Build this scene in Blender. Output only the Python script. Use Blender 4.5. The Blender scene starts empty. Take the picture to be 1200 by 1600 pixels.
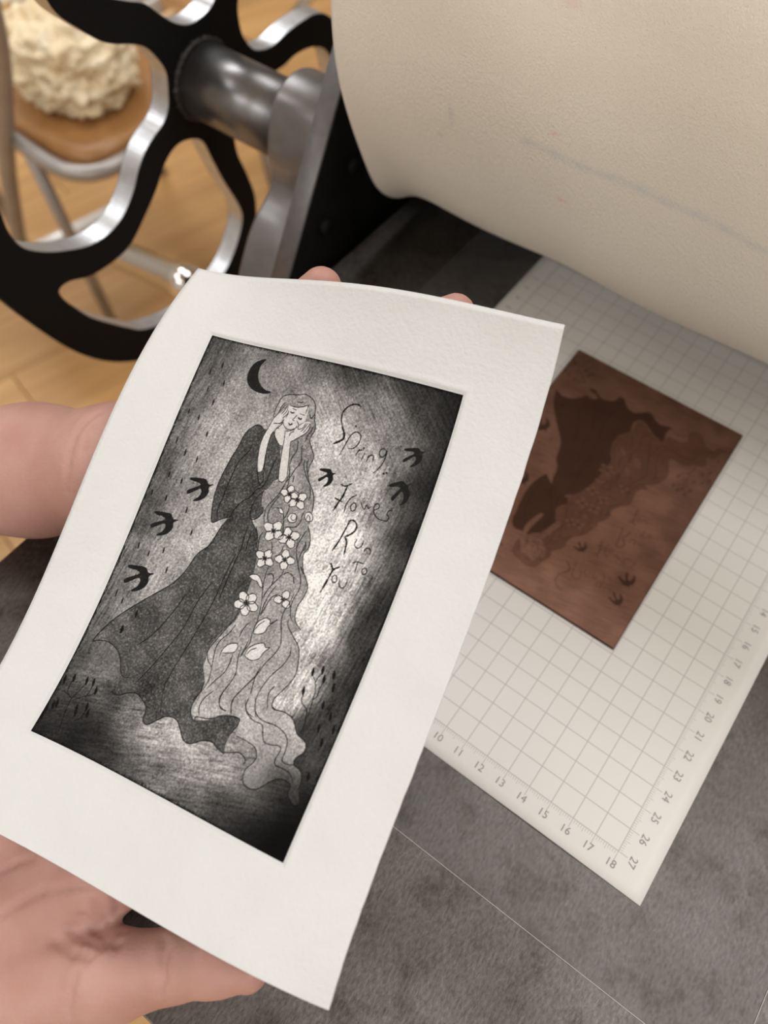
import bpy, bmesh, math, random
import numpy as np
from mathutils import Vector, Matrix

# ---------------------------------------------------------------- camera
# all modelling below is in centimetres on the press bed (z = 0 is the bed top); S turns it into metres
S = 0.01
scene = bpy.context.scene
COL = scene.collection
cam_data = bpy.data.cameras.new('camera')
cam = bpy.data.objects.new('camera', cam_data)
COL.objects.link(cam)
right = Vector((0.80468121, 0.59273798, 0.03390923))
up = Vector((-0.5229078, 0.68051815, 0.51328596))
back = Vector((0.28116823, -0.43076297, 0.85754749))
M = Matrix((right, up, back)).transposed().to_4x4()
M.translation = Vector((12.51727, -36.64948, 32.65689)) * S
cam.matrix_world = M
cam_data.sensor_fit = 'VERTICAL'
cam_data.sensor_height = 36.0
cam_data.sensor_width = 27.0
cam_data.lens = 1242.0 / 1600.0 * 36.0
cam_data.clip_start = 0.01
cam_data.clip_end = 60.0
cam_data.dof.use_dof = True
cam_data.dof.focus_distance = 0.268
cam_data.dof.aperture_fstop = 8.5
scene.camera = cam

# ---------------------------------------------------------------- world, lights, exposure
world = bpy.data.worlds.new('room_light')
scene.world = world
world.use_nodes = True
bg = world.node_tree.nodes['Background']
bg.inputs['Color'].default_value = (1.0, 0.93, 0.85, 1)
bg.inputs['Strength'].default_value = 0.34

def ceiling_lamp(name, loc, size, power, color=(0.965, 0.985, 1.0), rotz=0.0):
    ld = bpy.data.lights.new(name, 'AREA')
    ld.shape = 'RECTANGLE'
    ld.size, ld.size_y = size
    ld.energy = power
    ld.color = color
    o = bpy.data.objects.new(name, ld)
    COL.objects.link(o)
    o.location = Vector(loc) * S
    o.rotation_euler = (0, 0, rotz)
    return o

LAMPS = [(-190, 80, 36), (-60, -205, 21), (110, -205, 24), (10, 75, 20), (150, -30, 32), (-190, -90, 22)]
for k, (lx, ly, pw) in enumerate(LAMPS):
    ceiling_lamp('ceiling_light', (lx, ly, 163), (1.2, 0.6), pw)
scene.view_settings.view_transform = 'Standard'
scene.view_settings.look = 'None'
scene.view_settings.gamma = 1.0
scene.view_settings.use_curve_mapping = False
scene.view_settings.exposure = -0.38

rng = np.random.default_rng(7)
random.seed(7)

# ---------------------------------------------------------------- helpers
def tag(o, label=None, cat=None, group=None, kind=None):
    if label: o['label'] = label
    if cat: o['category'] = cat
    if group: o['group'] = group
    if kind: o['kind'] = kind
    return o

def link(name, me, mat=None, parent=None):
    o = bpy.data.objects.new(name, me)
    COL.objects.link(o)
    if mat is not None and me is not None and len(me.materials) == 0:
        me.materials.append(mat)
    if parent is not None:
        o.parent = parent
        o.matrix_parent_inverse = Matrix.Translation(parent.location).inverted()
    return o

def empty(name, loc):
    o = bpy.data.objects.new(name, None)
    COL.objects.link(o)
    o.location = Vector(loc) * S
    o.empty_display_size = 0.02
    return o

def mesh(name, verts, faces, mat=None, parent=None, smooth=True, cm=True):
    me = bpy.data.meshes.new(name)
    v = np.asarray(verts, dtype=float)
    me.from_pydata((v * (S if cm else 1)).tolist(), [], faces if isinstance(faces, list) else faces.tolist())
    me.validate()
    me.polygons.foreach_set('use_smooth', [smooth] * len(me.polygons))
    me.update()
    return link(name, me, mat, parent)

def grid_faces(nr, nc, off=0, flip=False):
    i = np.arange((nr - 1) * (nc - 1))
    r, c = i // (nc - 1), i % (nc - 1)
    a = r * nc + c + off
    f = np.stack([a, a + 1, a + nc + 1, a + nc], 1)
    return f[:, ::-1] if flip else f

def fast_mesh(name, verts, quads, mat=None, parent=None, smooth=True):
    me = bpy.data.meshes.new(name)
    verts = np.asarray(verts, np.float32) * S
    quads = np.asarray(quads, np.int32)
    n = len(quads)
    me.vertices.add(len(verts)); me.vertices.foreach_set('co', verts.ravel())
    me.loops.add(n * 4); me.loops.foreach_set('vertex_index', quads.ravel())
    me.polygons.add(n)
    me.polygons.foreach_set('loop_start', np.arange(n, dtype=np.int32) * 4)
    me.polygons.foreach_set('use_smooth', np.full(n, smooth))
    me.update(calc_edges=True)
    me.validate()
    return link(name, me, mat, parent)

def box(name, lo, hi, mat, parent=None, bevel=0.0):
    bm = bmesh.new()
    bmesh.ops.create_cube(bm, size=1.0)
    lo, hi = Vector(lo), Vector(hi)
    for v in bm.verts:
        v.co = Vector(((v.co.x + .5) * (hi.x - lo.x) + lo.x, (v.co.y + .5) * (hi.y - lo.y) + lo.y, (v.co.z + .5) * (hi.z - lo.z) + lo.z))
    if bevel:
        bmesh.ops.bevel(bm, geom=bm.edges[:], offset=bevel, segments=2, affect='EDGES', profile=0.5)
    bmesh.ops.scale(bm, vec=(S, S, S), verts=bm.verts[:])
    me = bpy.data.meshes.new(name); bm.to_mesh(me); bm.free()
    return link(name, me, mat, parent)

def cat(P, n=8, closed=False):
    P = np.asarray(P, float)
    if len(P) < 3 and not closed:
        t = np.linspace(0, 1, n + 1)[:, None]
        return P[0] * (1 - t) + P[-1] * t
    if closed:
        Q = np.vstack([P[-1:], P, P[:2]])
    else:
        Q = np.vstack([2 * P[:1] - P[1:2], P, 2 * P[-1:] - P[-2:-1]])
    out = []
    t = np.linspace(0, 1, n, endpoint=False)[:, None]
    for k in range(1, len(Q) - 2):
        a, b, c, d = Q[k - 1], Q[k], Q[k + 1], Q[k + 2]
        out.append(.5 * (2 * b + (c - a) * t + (2 * a - 5 * b + 4 * c - d) * t ** 2 + (3 * b - a - 3 * c + d) * t ** 3))
    r = np.vstack(out)
    return r if closed else np.vstack([r, P[-1:]])

def tube(name, pts, radius, mat, parent=None, seg=16, smooth_n=6, cap=True):
    P = cat(pts, smooth_n) if len(pts) > 2 else np.asarray(pts, float)
    n = len(P)
    T = np.gradient(P, axis=0); T /= np.linalg.norm(T, axis=1)[:, None]
    ref = np.array([0, 0, 1.0]) if abs(T[0][2]) < .9 else np.array([1.0, 0, 0])
    N = np.cross(ref, T[0]); N /= np.linalg.norm(N)
    vs = []
    rad = np.broadcast_to(np.asarray(radius, float), (n,)) if np.ndim(radius) == 0 or len(radius) == n else np.interp(np.linspace(0, 1, n), np.linspace(0, 1, len(radius)), radius)
    for k in range(n):
        N = N - T[k] * (N @ T[k]); N /= np.linalg.norm(N)
        B = np.cross(T[k], N)
        a = np.linspace(0, 2 * np.pi, seg, endpoint=False)
        vs.append(P[k] + rad[k] * (np.cos(a)[:, None] * N + np.sin(a)[:, None] * B))
    V = np.vstack(vs)
    F = []
    for k in range(n - 1):
        for j in range(seg):
            j2 = (j + 1) % seg
            F.append([k * seg + j, k * seg + j2, (k + 1) * seg + j2, (k + 1) * seg + j])
    if cap:
        F.append(list(range(seg))[::-1]); F.append(list(range((n - 1) * seg, n * seg)))
    return mesh(name, V, F, mat, parent)

def prism_x(name, contour, x0, x1, mat, parent=None, bevel=0.15):
    """closed contour in (y, z), extruded along x, edges bevelled"""
    bm = bmesh.new()
    a = [bm.verts.new((x0, y, z)) for y, z in contour]
    f = bm.faces.new(a)
    r = bmesh.ops.extrude_face_region(bm, geom=[f])
    for e in r['geom']:
        if isinstance(e, bmesh.types.BMVert):
            e.co.x = x1
    bmesh.ops.recalc_face_normals(bm, faces=bm.faces[:])
    if bevel:
        es = [e for e in bm.edges if abs(e.verts[0].co.x - e.verts[1].co.x) < 1e-6]
        bmesh.ops.bevel(bm, geom=es, offset=bevel, segments=3, affect='EDGES', profile=0.5)
    for fc in bm.faces:
        fc.smooth = len(fc.verts) == 4
    bmesh.ops.scale(bm, vec=(S, S, S), verts=bm.verts[:])
    me = bpy.data.meshes.new(name); bm.to_mesh(me); bm.free()
    return link(name, me, mat, parent)

# surface nets: closed smooth mesh from a signed distance field
def surface_nets(sdf, lo, hi, h):
    ax = [np.arange(lo[k], hi[k] + h, h, dtype=np.float32) for k in range(3)]
    B = 5                                              # evaluate finely only in blocks near the surface
    cx = [a[::B] + h * (B - 1) / 2 for a in ax]
    Vc = sdf(*np.meshgrid(*cx, indexing='ij'))
    V = Vc.repeat(B, 0).repeat(B, 1).repeat(B, 2)[:len(ax[0]), :len(ax[1]), :len(ax[2])].astype(np.float32)
    near = (np.abs(Vc) < h * B * 1.3).repeat(B, 0).repeat(B, 1).repeat(B, 2)[:len(ax[0]), :len(ax[1]), :len(ax[2])]
    ii, jj, kk = np.nonzero(near)
    V[ii, jj, kk] = sdf(ax[0][ii], ax[1][jj], ax[2][kk])
    nx, ny, nz = V.shape
    ins = V < 0
    cs = [(i, j, k) for i in (0, 1) for j in (0, 1) for k in (0, 1)]
    sl = lambda A, c: A[c[0]:nx - 1 + c[0], c[1]:ny - 1 + c[1], c[2]:nz - 1 + c[2]]
    cnt = sum(sl(ins, c).astype(np.int8) for c in cs)
    mask = (cnt > 0) & (cnt < 8)
    I, J, K = np.nonzero(mask)
    pos = np.zeros((len(I), 3), np.float32); num = np.zeros(len(I), np.float32)
    for a in cs:
        for d in range(3):
            if a[d]: continue
            b = list(a); b[d] = 1
            va = V[I + a[0], J + a[1], K + a[2]]; vb = V[I + b[0], J + b[1], K + b[2]]
            cr = (va < 0) != (vb < 0)
            t = np.where(cr, va / np.where(cr, va - vb, 1), 0)
            p = np.stack([np.full(len(I), a[0]), np.full(len(I), a[1]), np.full(len(I), a[2])], 1).astype(np.float32)
            p[:, d] += t
            pos += np.where(cr[:, None], p, 0); num += cr
    pos /= num[:, None]
    P = np.stack([I, J, K], 1) + pos
    P = P * h + np.array([a[0] for a in ax], np.float32)
    idx = -np.ones(mask.shape, np.int64); idx[I, J, K] = np.arange(len(I))
    F = []
    for d in range(3):
        e = [0, 0, 0]; e[d] = 1
        A = ins[:nx - e[0], :ny - e[1], :nz - e[2]]; B = ins[e[0]:, e[1]:, e[2]:]
        i, j, k = np.nonzero(A != B)
        s = A[i, j, k]
        o1, o2 = [(1, 2), (2, 0), (0, 1)][d]
        c = np.stack([i, j, k], 1)
        def cell(da, db):
            q = c.copy(); q[:, o1] -= da; q[:, o2] -= db
            ok = (q >= 0).all(1) & (q < np.array(mask.shape)).all(1)
            q = np.clip(q, 0, np.array(mask.shape) - 1)
            return np.where(ok, idx[q[:, 0], q[:, 1], q[:, 2]], -1)
        Q = np.stack([cell(1, 1), cell(0, 1), cell(0, 0), cell(1, 0)], 1)
        Q = np.where(s[:, None], Q, Q[:, ::-1])
        F.append(Q[(Q >= 0).all(1)])
    return P, np.vstack(F)

def cone_capsule(X, Y, Z, a, b):
    ax, ay, az, ra = a; bx, by, bz, rb = b
    dx, dy, dz = bx - ax, by - ay, bz - az
    L2 = dx * dx + dy * dy + dz * dz
    t = np.clip(((X - ax) * dx + (Y - ay) * dy + (Z - az) * dz) / L2, 0, 1)
    return np.sqrt((X - ax - t * dx) ** 2 + (Y - ay - t * dy) ** 2 + (Z - az - t * dz) ** 2) - (ra + t * (rb - ra))

def smin(a, b, k):
    h = np.clip(.5 + .5 * (b - a) / k, 0, 1)
    return b + (a - b) * h - k * h * (1 - h)

def chain_sdf(X, Y, Z, chain, k=.25):
    d = None
    for a, b in zip(chain[:-1], chain[1:]):
        e = cone_capsule(X, Y, Z, a, b)
        d = e if d is None else smin(d, e, k)
    return d

# ---------------------------------------------------------------- materials
def new_mat(name):
    m = bpy.data.materials.new(name); m.use_nodes = True
    nt = m.node_tree
    return m, nt, nt.nodes['Principled BSDF']

def N(nt, kind, **kw):
    n = nt.nodes.new(kind)
    for k, v in kw.items():
        if hasattr(n, k): setattr(n, k, v)
        else: n.inputs[k].default_value = v
    return n

def mat_basic(name, col, rough=.5, metal=0.0, col2=None, nscale=200.0, bump=0.0, bscale=None, detail=4.0, spec=None, stretch=None, coat=0.0):
    m, nt, b = new_mat(name)
    b.inputs['Roughness'].default_value = rough
    b.inputs['Metallic'].default_value = metal
    if spec is not None: b.inputs['Specular IOR Level'].default_value = spec
    if coat: b.inputs['Coat Weight'].default_value = coat
    tc = N(nt, 'ShaderNodeTexCoord')
    src = tc.outputs['Object']
    if stretch:
        mp = N(nt, 'ShaderNodeMapping'); mp.inputs['Scale'].default_value = stretch
        nt.links.new(src, mp.inputs[0]); src = mp.outputs[0]
    c1 = (*col, 1); c2 = (*(col2 or [x * .85 for x in col]), 1)
    nz = N(nt, 'ShaderNodeTexNoise', Scale=nscale, Detail=detail); nt.links.new(src, nz.inputs['Vector'])
    mx = N(nt, 'ShaderNodeMix', data_type='RGBA')
    mr = N(nt, 'ShaderNodeMapRange'); mr.inputs[1].default_value = .3; mr.inputs[2].default_value = .7
    nt.links.new(nz.outputs[0], mr.inputs[0]); nt.links.new(mr.outputs[0], mx.inputs[0])
    mx.inputs[6].default_value = c1; mx.inputs[7].default_value = c2
    nt.links.new(mx.outputs[2], b.inputs['Base Color'])
    if bump:
        nb = N(nt, 'ShaderNodeTexNoise', Scale=bscale or nscale * 3, Detail=5.0); nt.links.new(src, nb.inputs['Vector'])
        bp = N(nt, 'ShaderNodeBump', Strength=1.0, Distance=bump); nt.links.new(nb.outputs[0], bp.inputs['Height'])
        nt.links.new(bp.outputs[0], b.inputs['Normal'])
    return m

M_PAPER = mat_basic('etching_paper', (.605, .605, .594), .92, 0, (.582, .581, .568), 60, .00024, 700, spec=.2)
M_FRAME_BLACK = mat_basic('black_frame_paint', (.0065, .006, .0055), .6, 0, (.010, .009, .0085), 120, .0001, 900, spec=.1)
M_WHEEL_BLACK = mat_basic('black_powder_coat', (.0042, .0037, .0034), .8, 0, (.0058, .005, .0047), 300, .00012, 1600, spec=.2)
M_CUT_STEEL = mat_basic('cut_steel_edge', (.62, .64, .67), .40, .9, (.50, .51, .54), 150, .0001, 500)
M_GREY_CAST = mat_basic('grey_cast_paint', (.24, .23, .228), .36, .55, (.205, .197, .195), 90, .00006, 700)
M_SHAFT = mat_basic('turned_steel', (.24, .235, .235), .34, .85, (.16, .155, .155), 60)
M_EDGE_GREY = mat_basic('frame_edge_steel', (.17, .163, .165), .45, .4, (.14, .134, .136), 200, .00005, 900)
M_CHROME = mat_basic('chrome_tube', (.78, .76, .74), .1, 1.0, (.72, .70, .68), 20)
M_DULL_TUBE = mat_basic('dull_steel_tube', (.36, .33, .31), .35, .35, (.30, .275, .26), 30)
M_WHITE_TUBE = mat_basic('white_tube_paint', (.86, .84, .81), .25, .1, (.80, .78, .75), 20)
M_WELD = mat_basic('weld_bead', (.05, .047, .045), .55, .5, (.03, .028, .027), 400, .0004, 700)

# bed steel: dull dark grey with stains and fine scratches
def make_bed_mat():
    m, nt, b = new_mat('worn_bed_steel')
    tc = N(nt, 'ShaderNodeTexCoord'); o = tc.outputs['Object']
    n1 = N(nt, 'ShaderNodeTexNoise', Scale=14.0, Detail=6.0, Roughness=.6); nt.links.new(o, n1.inputs['Vector'])
    mp = N(nt, 'ShaderNodeMapping'); mp.inputs['Scale'].default_value = (150, 62, 1); mp.inputs['Rotation'].default_value = (0, 0, .5)
    nt.links.new(o, mp.inputs[0])
    n2 = N(nt, 'ShaderNodeTexNoise', Scale=6.0, Detail=8.0, Roughness=.75); nt.links.new(mp.outputs[0], n2.inputs['Vector'])
    n3 = N(nt, 'ShaderNodeTexNoise', Scale=45.0, Detail=8.0, Roughness=.7); nt.links.new(o, n3.inputs['Vector'])
    r1 = N(nt, 'ShaderNodeValToRGB'); r1.color_ramp.elements[0].position = .32; r1.color_ramp.elements[1].position = .70
    r1.color_ramp.elements[0].color = (.112, .101, .093, 1); r1.color_ramp.elements[1].color = (.195, .182, .173, 1)
    nt.links.new(n1.outputs[0], r1.inputs[0])
    r3 = N(nt, 'ShaderNodeValToRGB'); r3.color_ramp.elements[0].position = .33; r3.color_ramp.elements[1].position = .50
    r3.color_ramp.elements[0].color = (.45, .42, .38, 1); r3.color_ramp.elements[1].color = (1, 1, 1, 1)
    nt.links.new(n3.outputs[0], r3.inputs[0])
    r2 = N(nt, 'ShaderNodeMapRange'); r2.inputs[1].default_value = .3; r2.inputs[2].default_value = .7; r2.inputs[3].default_value = .5; r2.inputs[4].default_value = 1.45
    nt.links.new(n2.outputs[0], r2.inputs[0])
    m1 = N(nt, 'ShaderNodeMix', data_type='RGBA', blend_type='MULTIPLY'); m1.inputs[0].default_value = .8
    nt.links.new(r1.outputs[0], m1.inputs[6]); nt.links.new(r3.outputs[0], m1.inputs[7])
    m2 = N(nt, 'ShaderNodeVectorMath', operation='SCALE'); nt.links.new(m1.outputs[2], m2.inputs[0]); nt.links.new(r2.outputs[0], m2.inputs[3])
    nt.links.new(m2.outputs[0], b.inputs['Base Color'])
    b.inputs['Roughness'].default_value = .46
    b.inputs['Metallic'].default_value = .97
    bp = N(nt, 'ShaderNodeBump', Strength=.6, Distance=.00025); nt.links.new(n2.outputs[0], bp.inputs['Height']); nt.links.new(bp.outputs[0], b.inputs['Normal'])
    return m
M_BED = make_bed_mat()

def make_film_mat():
    m, nt, b = new_mat('clear_film')
    out = nt.nodes['Material Output']
    b.inputs['Base Color'].default_value = (.34, .33, .33, 1); b.inputs['Roughness'].default_value = .32
    tr = N(nt, 'ShaderNodeBsdfTransparent'); tr.inputs[0].default_value = (.97, .97, .97, 1)
    mx = N(nt, 'ShaderNodeMixShader')
    tc = N(nt, 'ShaderNodeTexCoord'); nz = N(nt, 'ShaderNodeTexNoise', Scale=30.0, Detail=4.0); nt.links.new(tc.outputs['Object'], nz.inputs['Vector'])
    mr = N(nt, 'ShaderNodeMapRange'); mr.inputs[3].default_value = .035; mr.inputs[4].default_value = .075; nt.links.new(nz.outputs[0], mr.inputs[0])
    nt.links.new(mr.outputs[0], mx.inputs[0]); nt.links.new(tr.outputs[0], mx.inputs[1]); nt.links.new(b.outputs[0], mx.inputs[2])
    nt.links.new(mx.outputs[0], out.inputs[0])
    return m
M_FILM = make_film_mat()
M_FILM_EDGE = mat_basic('film_edge', (.55, .53, .5), .4, 0, None, 100)

# ---------------------------------------------------------------- floor
def make_wood(name, base, dark):
    m, nt, b = new_mat(name)
    tc = N(nt, 'ShaderNodeTexCoord'); mp = N(nt, 'ShaderNodeMapping'); mp.inputs['Scale'].default_value = (26, 1.6, 5)
    nt.links.new(tc.outputs['Object'], mp.inputs[0])
    nz = N(nt, 'ShaderNodeTexNoise', Scale=1.6, Detail=5.0, Roughness=.6); nt.links.new(mp.outputs[0], nz.inputs['Vector'])
    rp = N(nt, 'ShaderNodeValToRGB'); rp.color_ramp.elements[0].position = .35; rp.color_ramp.elements[1].position = .68
    rp.color_ramp.elements[0].color = (*dark, 1); rp.color_ramp.elements[1].color = (*base, 1)
    nt.links.new(nz.outputs[0], rp.inputs[0])
    oi = N(nt, 'ShaderNodeObjectInfo'); mr = N(nt, 'ShaderNodeMapRange'); mr.inputs[3].default_value = .78; mr.inputs[4].default_value = 1.18
    nt.links.new(oi.outputs['Random'], mr.inputs[0])
    sc = N(nt, 'ShaderNodeVectorMath', operation='SCALE'); nt.links.new(rp.outputs[0], sc.inputs[0]); nt.links.new(mr.outputs[0], sc.inputs[3])
    nt.links.new(sc.outputs[0], b.inputs['Base Color']); b.inputs['Roughness'].default_value = .38
    return m
M_WOOD = make_wood('oak_floor', (.58, .34, .135), (.45, .245, .088))
FLOOR_Z = -80.0
floor = mesh('floor', [(-335, -265, FLOOR_Z - 2.2), (265, -265, FLOOR_Z - 2.2), (265, 335, FLOOR_Z - 2.2), (-335, 335, FLOOR_Z - 2.2)], [[0, 1, 2, 3]], mat_basic('floor_gap', (.30, .17, .075), .6), smooth=False)
tag(floor, kind='structure')
def plank_mesh():
    bm = bmesh.new(); bmesh.ops.create_cube(bm, size=1.0)
    for v in bm.verts: v.co = Vector((v.co.x * .1295, v.co.y * 1.2985, v.co.z * .02))
    bmesh.ops.bevel(bm, geom=[e for e in bm.edges if e.verts[0].co.z > 0 and e.verts[1].co.z > 0], offset=.0012, segments=1, affect='EDGES')
    me = bpy.data.meshes.new('floor_plank'); bm.to_mesh(me); bm.free(); me.materials.append(M_WOOD)
    return me
M_WALL = mat_basic('cream_wall_paint', (.72, .69, .63), .8); M_CEIL = mat_basic('white_ceiling_paint', (.86, .85, .82), .85)
RX0, RX1, RY0, RY1, RZ = -330.0, 260.0, -260.0, 330.0, 166.0
tag(box('ceiling', (RX0, RY0, RZ), (RX1, RY1, RZ + 5), M_CEIL), kind='structure')
tag(box('wall_left', (RX0 - 5, RY0, FLOOR_Z - 2), (RX0, RY1, RZ), M_WALL), kind='structure')
tag(box('wall_right', (RX1, RY0, FLOOR_Z - 2), (RX1 + 5, RY1, RZ), M_WALL), kind='structure')
tag(box('wall_back', (RX0, RY1, FLOOR_Z - 2), (RX1, RY1 + 5, RZ), M_WALL), kind='structure')
tag(box('wall_front', (RX0, RY0 - 5, FLOOR_Z - 2), (RX1, RY0, RZ), M_WALL), kind='structure')
pm = plank_mesh()
ang = math.radians(-14)
for i in range(-34, 34):
    for j in range(-5, 5):
        lx, ly = i * 13.0, j * 130.0 + (i * 57 % 130)
        x = math.cos(ang) * lx - math.sin(ang) * ly - 30; y = math.sin(ang) * lx + math.cos(ang) * ly + 20
        if not (RX0 + 20 < x < RX1 - 5 and RY0 + 45 < y < RY1 - 45): continue
        p = bpy.data.objects.new('floor_plank', pm); COL.objects.link(p); p.parent = floor
        p.location = (x * S, y * S, (FLOOR_Z - 1.0) * S); p.rotation_euler = (0, 0, ang)

# ---------------------------------------------------------------- press
press = empty('etching_press', (12, 0, FLOOR_Z))
tag(press, 'black and grey etching press with a large hand wheel on its left side', 'press')
ROLL_X0, ROLL_X1 = -11.2, 36.0
# side frame plate with a slanted front edge; front strip is bare grey
fr = [(-13.9, -4.0), (-4.9, 11.5), (-3.0, 15.0), (8.0, 15.0), (10, 12), (19, -4.0)]
prism_x('side_frame', fr, -12.55, -11.5, M_FRAME_BLACK, press, .12)
def strip_mesh():
    p0, p1 = np.array([-13.9, -4.0]), np.array([-4.9, 11.5])
    d = (p1 - p0) / np.linalg.norm(p1 - p0); n = np.array([-d[1], d[0]])
    c = [p0 + n * .03, p1 + n * .03, p1 + n * .22, p0 + n * .22]
    return [tuple(q) for q in c]
prism_x('frame_edge', strip_mesh(), -12.6, -11.45, M_EDGE_GREY, press, .05)
prism_x('side_frame', fr, 37.0, 38.5, M_FRAME_BLACK, press, .12)
# bolts on the inner frame face
for y, z in ((-5.6, 4.6), (-3.4, 7.4), (-8.2, 2.2)):
    b_ = tube('bolt', [(-11.55, y, z), (-11.1, y, z)], .45, M_FRAME_BLACK, press, 12)
AY, AZ = -4.2, 4.1            # drive shaft axis
cont = [(-6.15, 6.7), (-6.65, 5.6), (-6.95, 4.6), (-7.0, 3.6), (-6.9, 2.8), (-7.0, 2.0), (-7.6, 1.3), (-8.5, .65), (-9.3, -.2), (-10.0, -1.3), (-10.7, -2.6), (-11.0, -4.0),
        (3.0, -4.0), (2.4, -2.2), (1.2, -.6), (-.6, .6), (-1.4, 1.6), (-1.5, 3.0), (-1.4, 4.6), (-1.9, 6.1), (-2.9, 7.1), (-4.1, 7.5), (-5.3, 7.3)]
prism_x('bearing_housing', cat(cont, 5, True), -16.5, -12.6, M_GREY_CAST, press, .28)
tube('drive_shaft', [(-24.6, AY, AZ), (-16.3, AY, AZ)], 2.2, M_SHAFT, press, 48)
# hand wheel
WX, WT = -24.0, 1.5
K = 1.0896
wins = [
 [(14.2,173),(14.3,180),(14.4,185),(14.3,189),(14.0,192),(13.3,196),(12.5,200),(11.5,205),(10.4,209),(9.3,211),(8.3,211),(7.2,209),(6.3,205),(5.3,201),(4.3,199),(3.5,198),(2.75,189),(2.5,169),(2.8,147),(3.8,138),(4.7,136),(5.6,138),(6.6,141),(7.6,142),(8.9,141),(10.1,140),(10.9,138),(11.7,135),(12.7,133),(13.6,133),(14.3,137),(14.5,146),(14.4,160)],
 [(15.5,237),(15.3,231),(15.1,225),(15.0,218),(14.8,212),(14.7,208),(14.4,205),(13.6,206),(12.7,211),(11.4,216),(10.0,220),(8.0,221),(6.5,221),(5.0,219),(3.8,223),(3.2,240),(3.5,259),(4.9,268),(6.8,274),(9.3,279),(10.5,279),(11.5,276),(12.7,271),(13.6,266),(14.6,258),(15.2,248)],
 [(9.5,129),(8.7,130),(7.8,129),(6.7,125),(5.8,120),(4.6,116),(3.6,109),(3.0,95),(3.1,75),(3.7,63),(4.6,60),(5.6,63),(6.6,66),(8,68),(10,67),(11.5,64),(13,60),(14,61),(14.3,70),(14.2,85),(14.1,100),(14.0,110),(13.5,117),(12.5,123),(11,127)],
 [(5.3,43),(4.3,38),(3.7,24),(3.7,10),(4.3,-3),(5.2,-7),(6.2,-7),(7.5,-4),(8.8,-3),(10.1,-3),(11.2,-5),(12.5,-9),(13.6,-10),(14.3,-5),(14.3,10),(14.2,25),(13.8,38),(12.5,46),(11,53),(9.3,57),(7.5,55),(6.3,49)],
 [(11.4,345),(9.9,347),(8.3,346),(7.1,342),(5,335),(3.8,322),(3.5,308),(4.0,297),(4.7,292),(6,288),(7.9,288),(10,287),(12,283),(13.8,280),(14.6,285),(14.8,297),(14.6,310),(14.4,322),(13.6,332),(12.5,340)]]
def wheel_mesh():
    cu = bpy.data.curves.new('wheel_outline', 'CURVE'); cu.dimensions = '2D'; cu.fill_mode = 'BOTH'
    cu.extrude = (WT / 2 - .08) * S; cu.bevel_depth = .08 * S; cu.bevel_resolution = 1; cu.offset = 0
    def spl(P):
        sp = cu.splines.new('POLY'); sp.points.add(len(P) - 1); sp.use_cyclic_u = True
        sp.points.foreach_set('co', np.hstack([P * S, np.zeros((len(P), 1)), np.ones((len(P), 1))]).ravel())
    a = np.radians(np.arange(0, 360, 1.5))
    r = (17.15 + .5 * np.cos(5 * (a - math.radians(236)))) * K
    spl(np.stack([r * np.cos(a), r * np.sin(a)], 1))
    for w in wins:
        w = np.array(w, float)
        P = np.stack([w[:, 0] * K * np.cos(np.radians(w[:, 1])), w[:, 0] * K * np.sin(np.radians(w[:, 1]))], 1)
        spl(cat(P, 4, True))
    o = bpy.data.objects.new('tmp', cu); COL.objects.link(o)
    me0 = bpy.data.meshes.new_from_object(o.evaluated_get(bpy.context.evaluated_depsgraph_get()))
    bpy.data.objects.remove(o)
    n = len(me0.vertices); co = np.empty(n * 3); me0.vertices.foreach_get('co', co); co = co.reshape(-1, 3)
    co = np.stack([co[:, 2] + (WX - WT / 2) * S, co[:, 0] + AY * S, co[:, 1] + AZ * S], 1)
    me0.vertices.foreach_set('co', co.ravel()); me0.update()
    me0.materials.clear(); me0.materials.append(M_WHEEL_BLACK); me0.materials.append(M_CUT_STEEL)
    for p in me0.polygons:
        c = p.center; rr = math.hypot(c.y - AY * S, c.z - AZ * S)
        p.material_index = 1 if (abs(p.normal.x) < .3 and rr < 16.2 * K * S) else 0
        p.use_smooth = False
    me0.name = 'hand_wheel'
    return me0
hw = link('hand_wheel', wheel_mesh(), None, press)
hw['label'] = 'black wavy-spoked hand wheel with bare steel cut edges'
# weld bead between shaft and wheel, lumpy ring
def weld():
    V = []; F = []; n, m_ = 90, 8
    for i in range(n):
        a = 2 * math.pi * i / n; rr = .22 * (1 + .25 * math.sin(i * 2.1) + .15 * math.sin(i * 5.3))
        for j in range(m_):
            b_ = 2 * math.pi * j / m_; R_ = 2.25 + rr * math.cos(b_)
            V.append((WX + .05 + rr * math.sin(b_), AY + R_ * math.cos(a), AZ + R_ * math.sin(a)))
    for i in range(n):
        for j in range(m_):
            F.append([i * m_ + j, ((i + 1) % n) * m_ + j, ((i + 1) % n) * m_ + (j + 1) % m_, i * m_ + (j + 1) % m_])
    return mesh('weld_bead', V, F, M_WELD, hw)
weld()
tube('top_roller', [(-11.4, 6.0, 5.9), (37.0, 6.0, 5.9)], 5.2, M_SHAFT, press, 48)
tube('bottom_roller', [(-11.4, 6.0, -6.6), (37.0, 6.0, -6.6)], 5.2, M_SHAFT, press, 48)
box('base_rail', (-13.0, -30, -8), (-8.5, 34, -4.0), M_FRAME_BLACK, press, .2)
box('base_rail', (34.0, -30, -8), (38.5, 34, -4.0), M_FRAME_BLACK, press, .2)
for x in (-12.8, 34.2):
    for y in (-12.0, 26.0):
        box('stand_leg', (x, y, FLOOR_Z), (x + 4, y + 4, -8), M_FRAME_BLACK, press, .2)
box('stand_foot', (-12.6, -14, FLOOR_Z), (-9.0, 32, FLOOR_Z + 4), M_FRAME_BLACK, press, .2)
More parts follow.
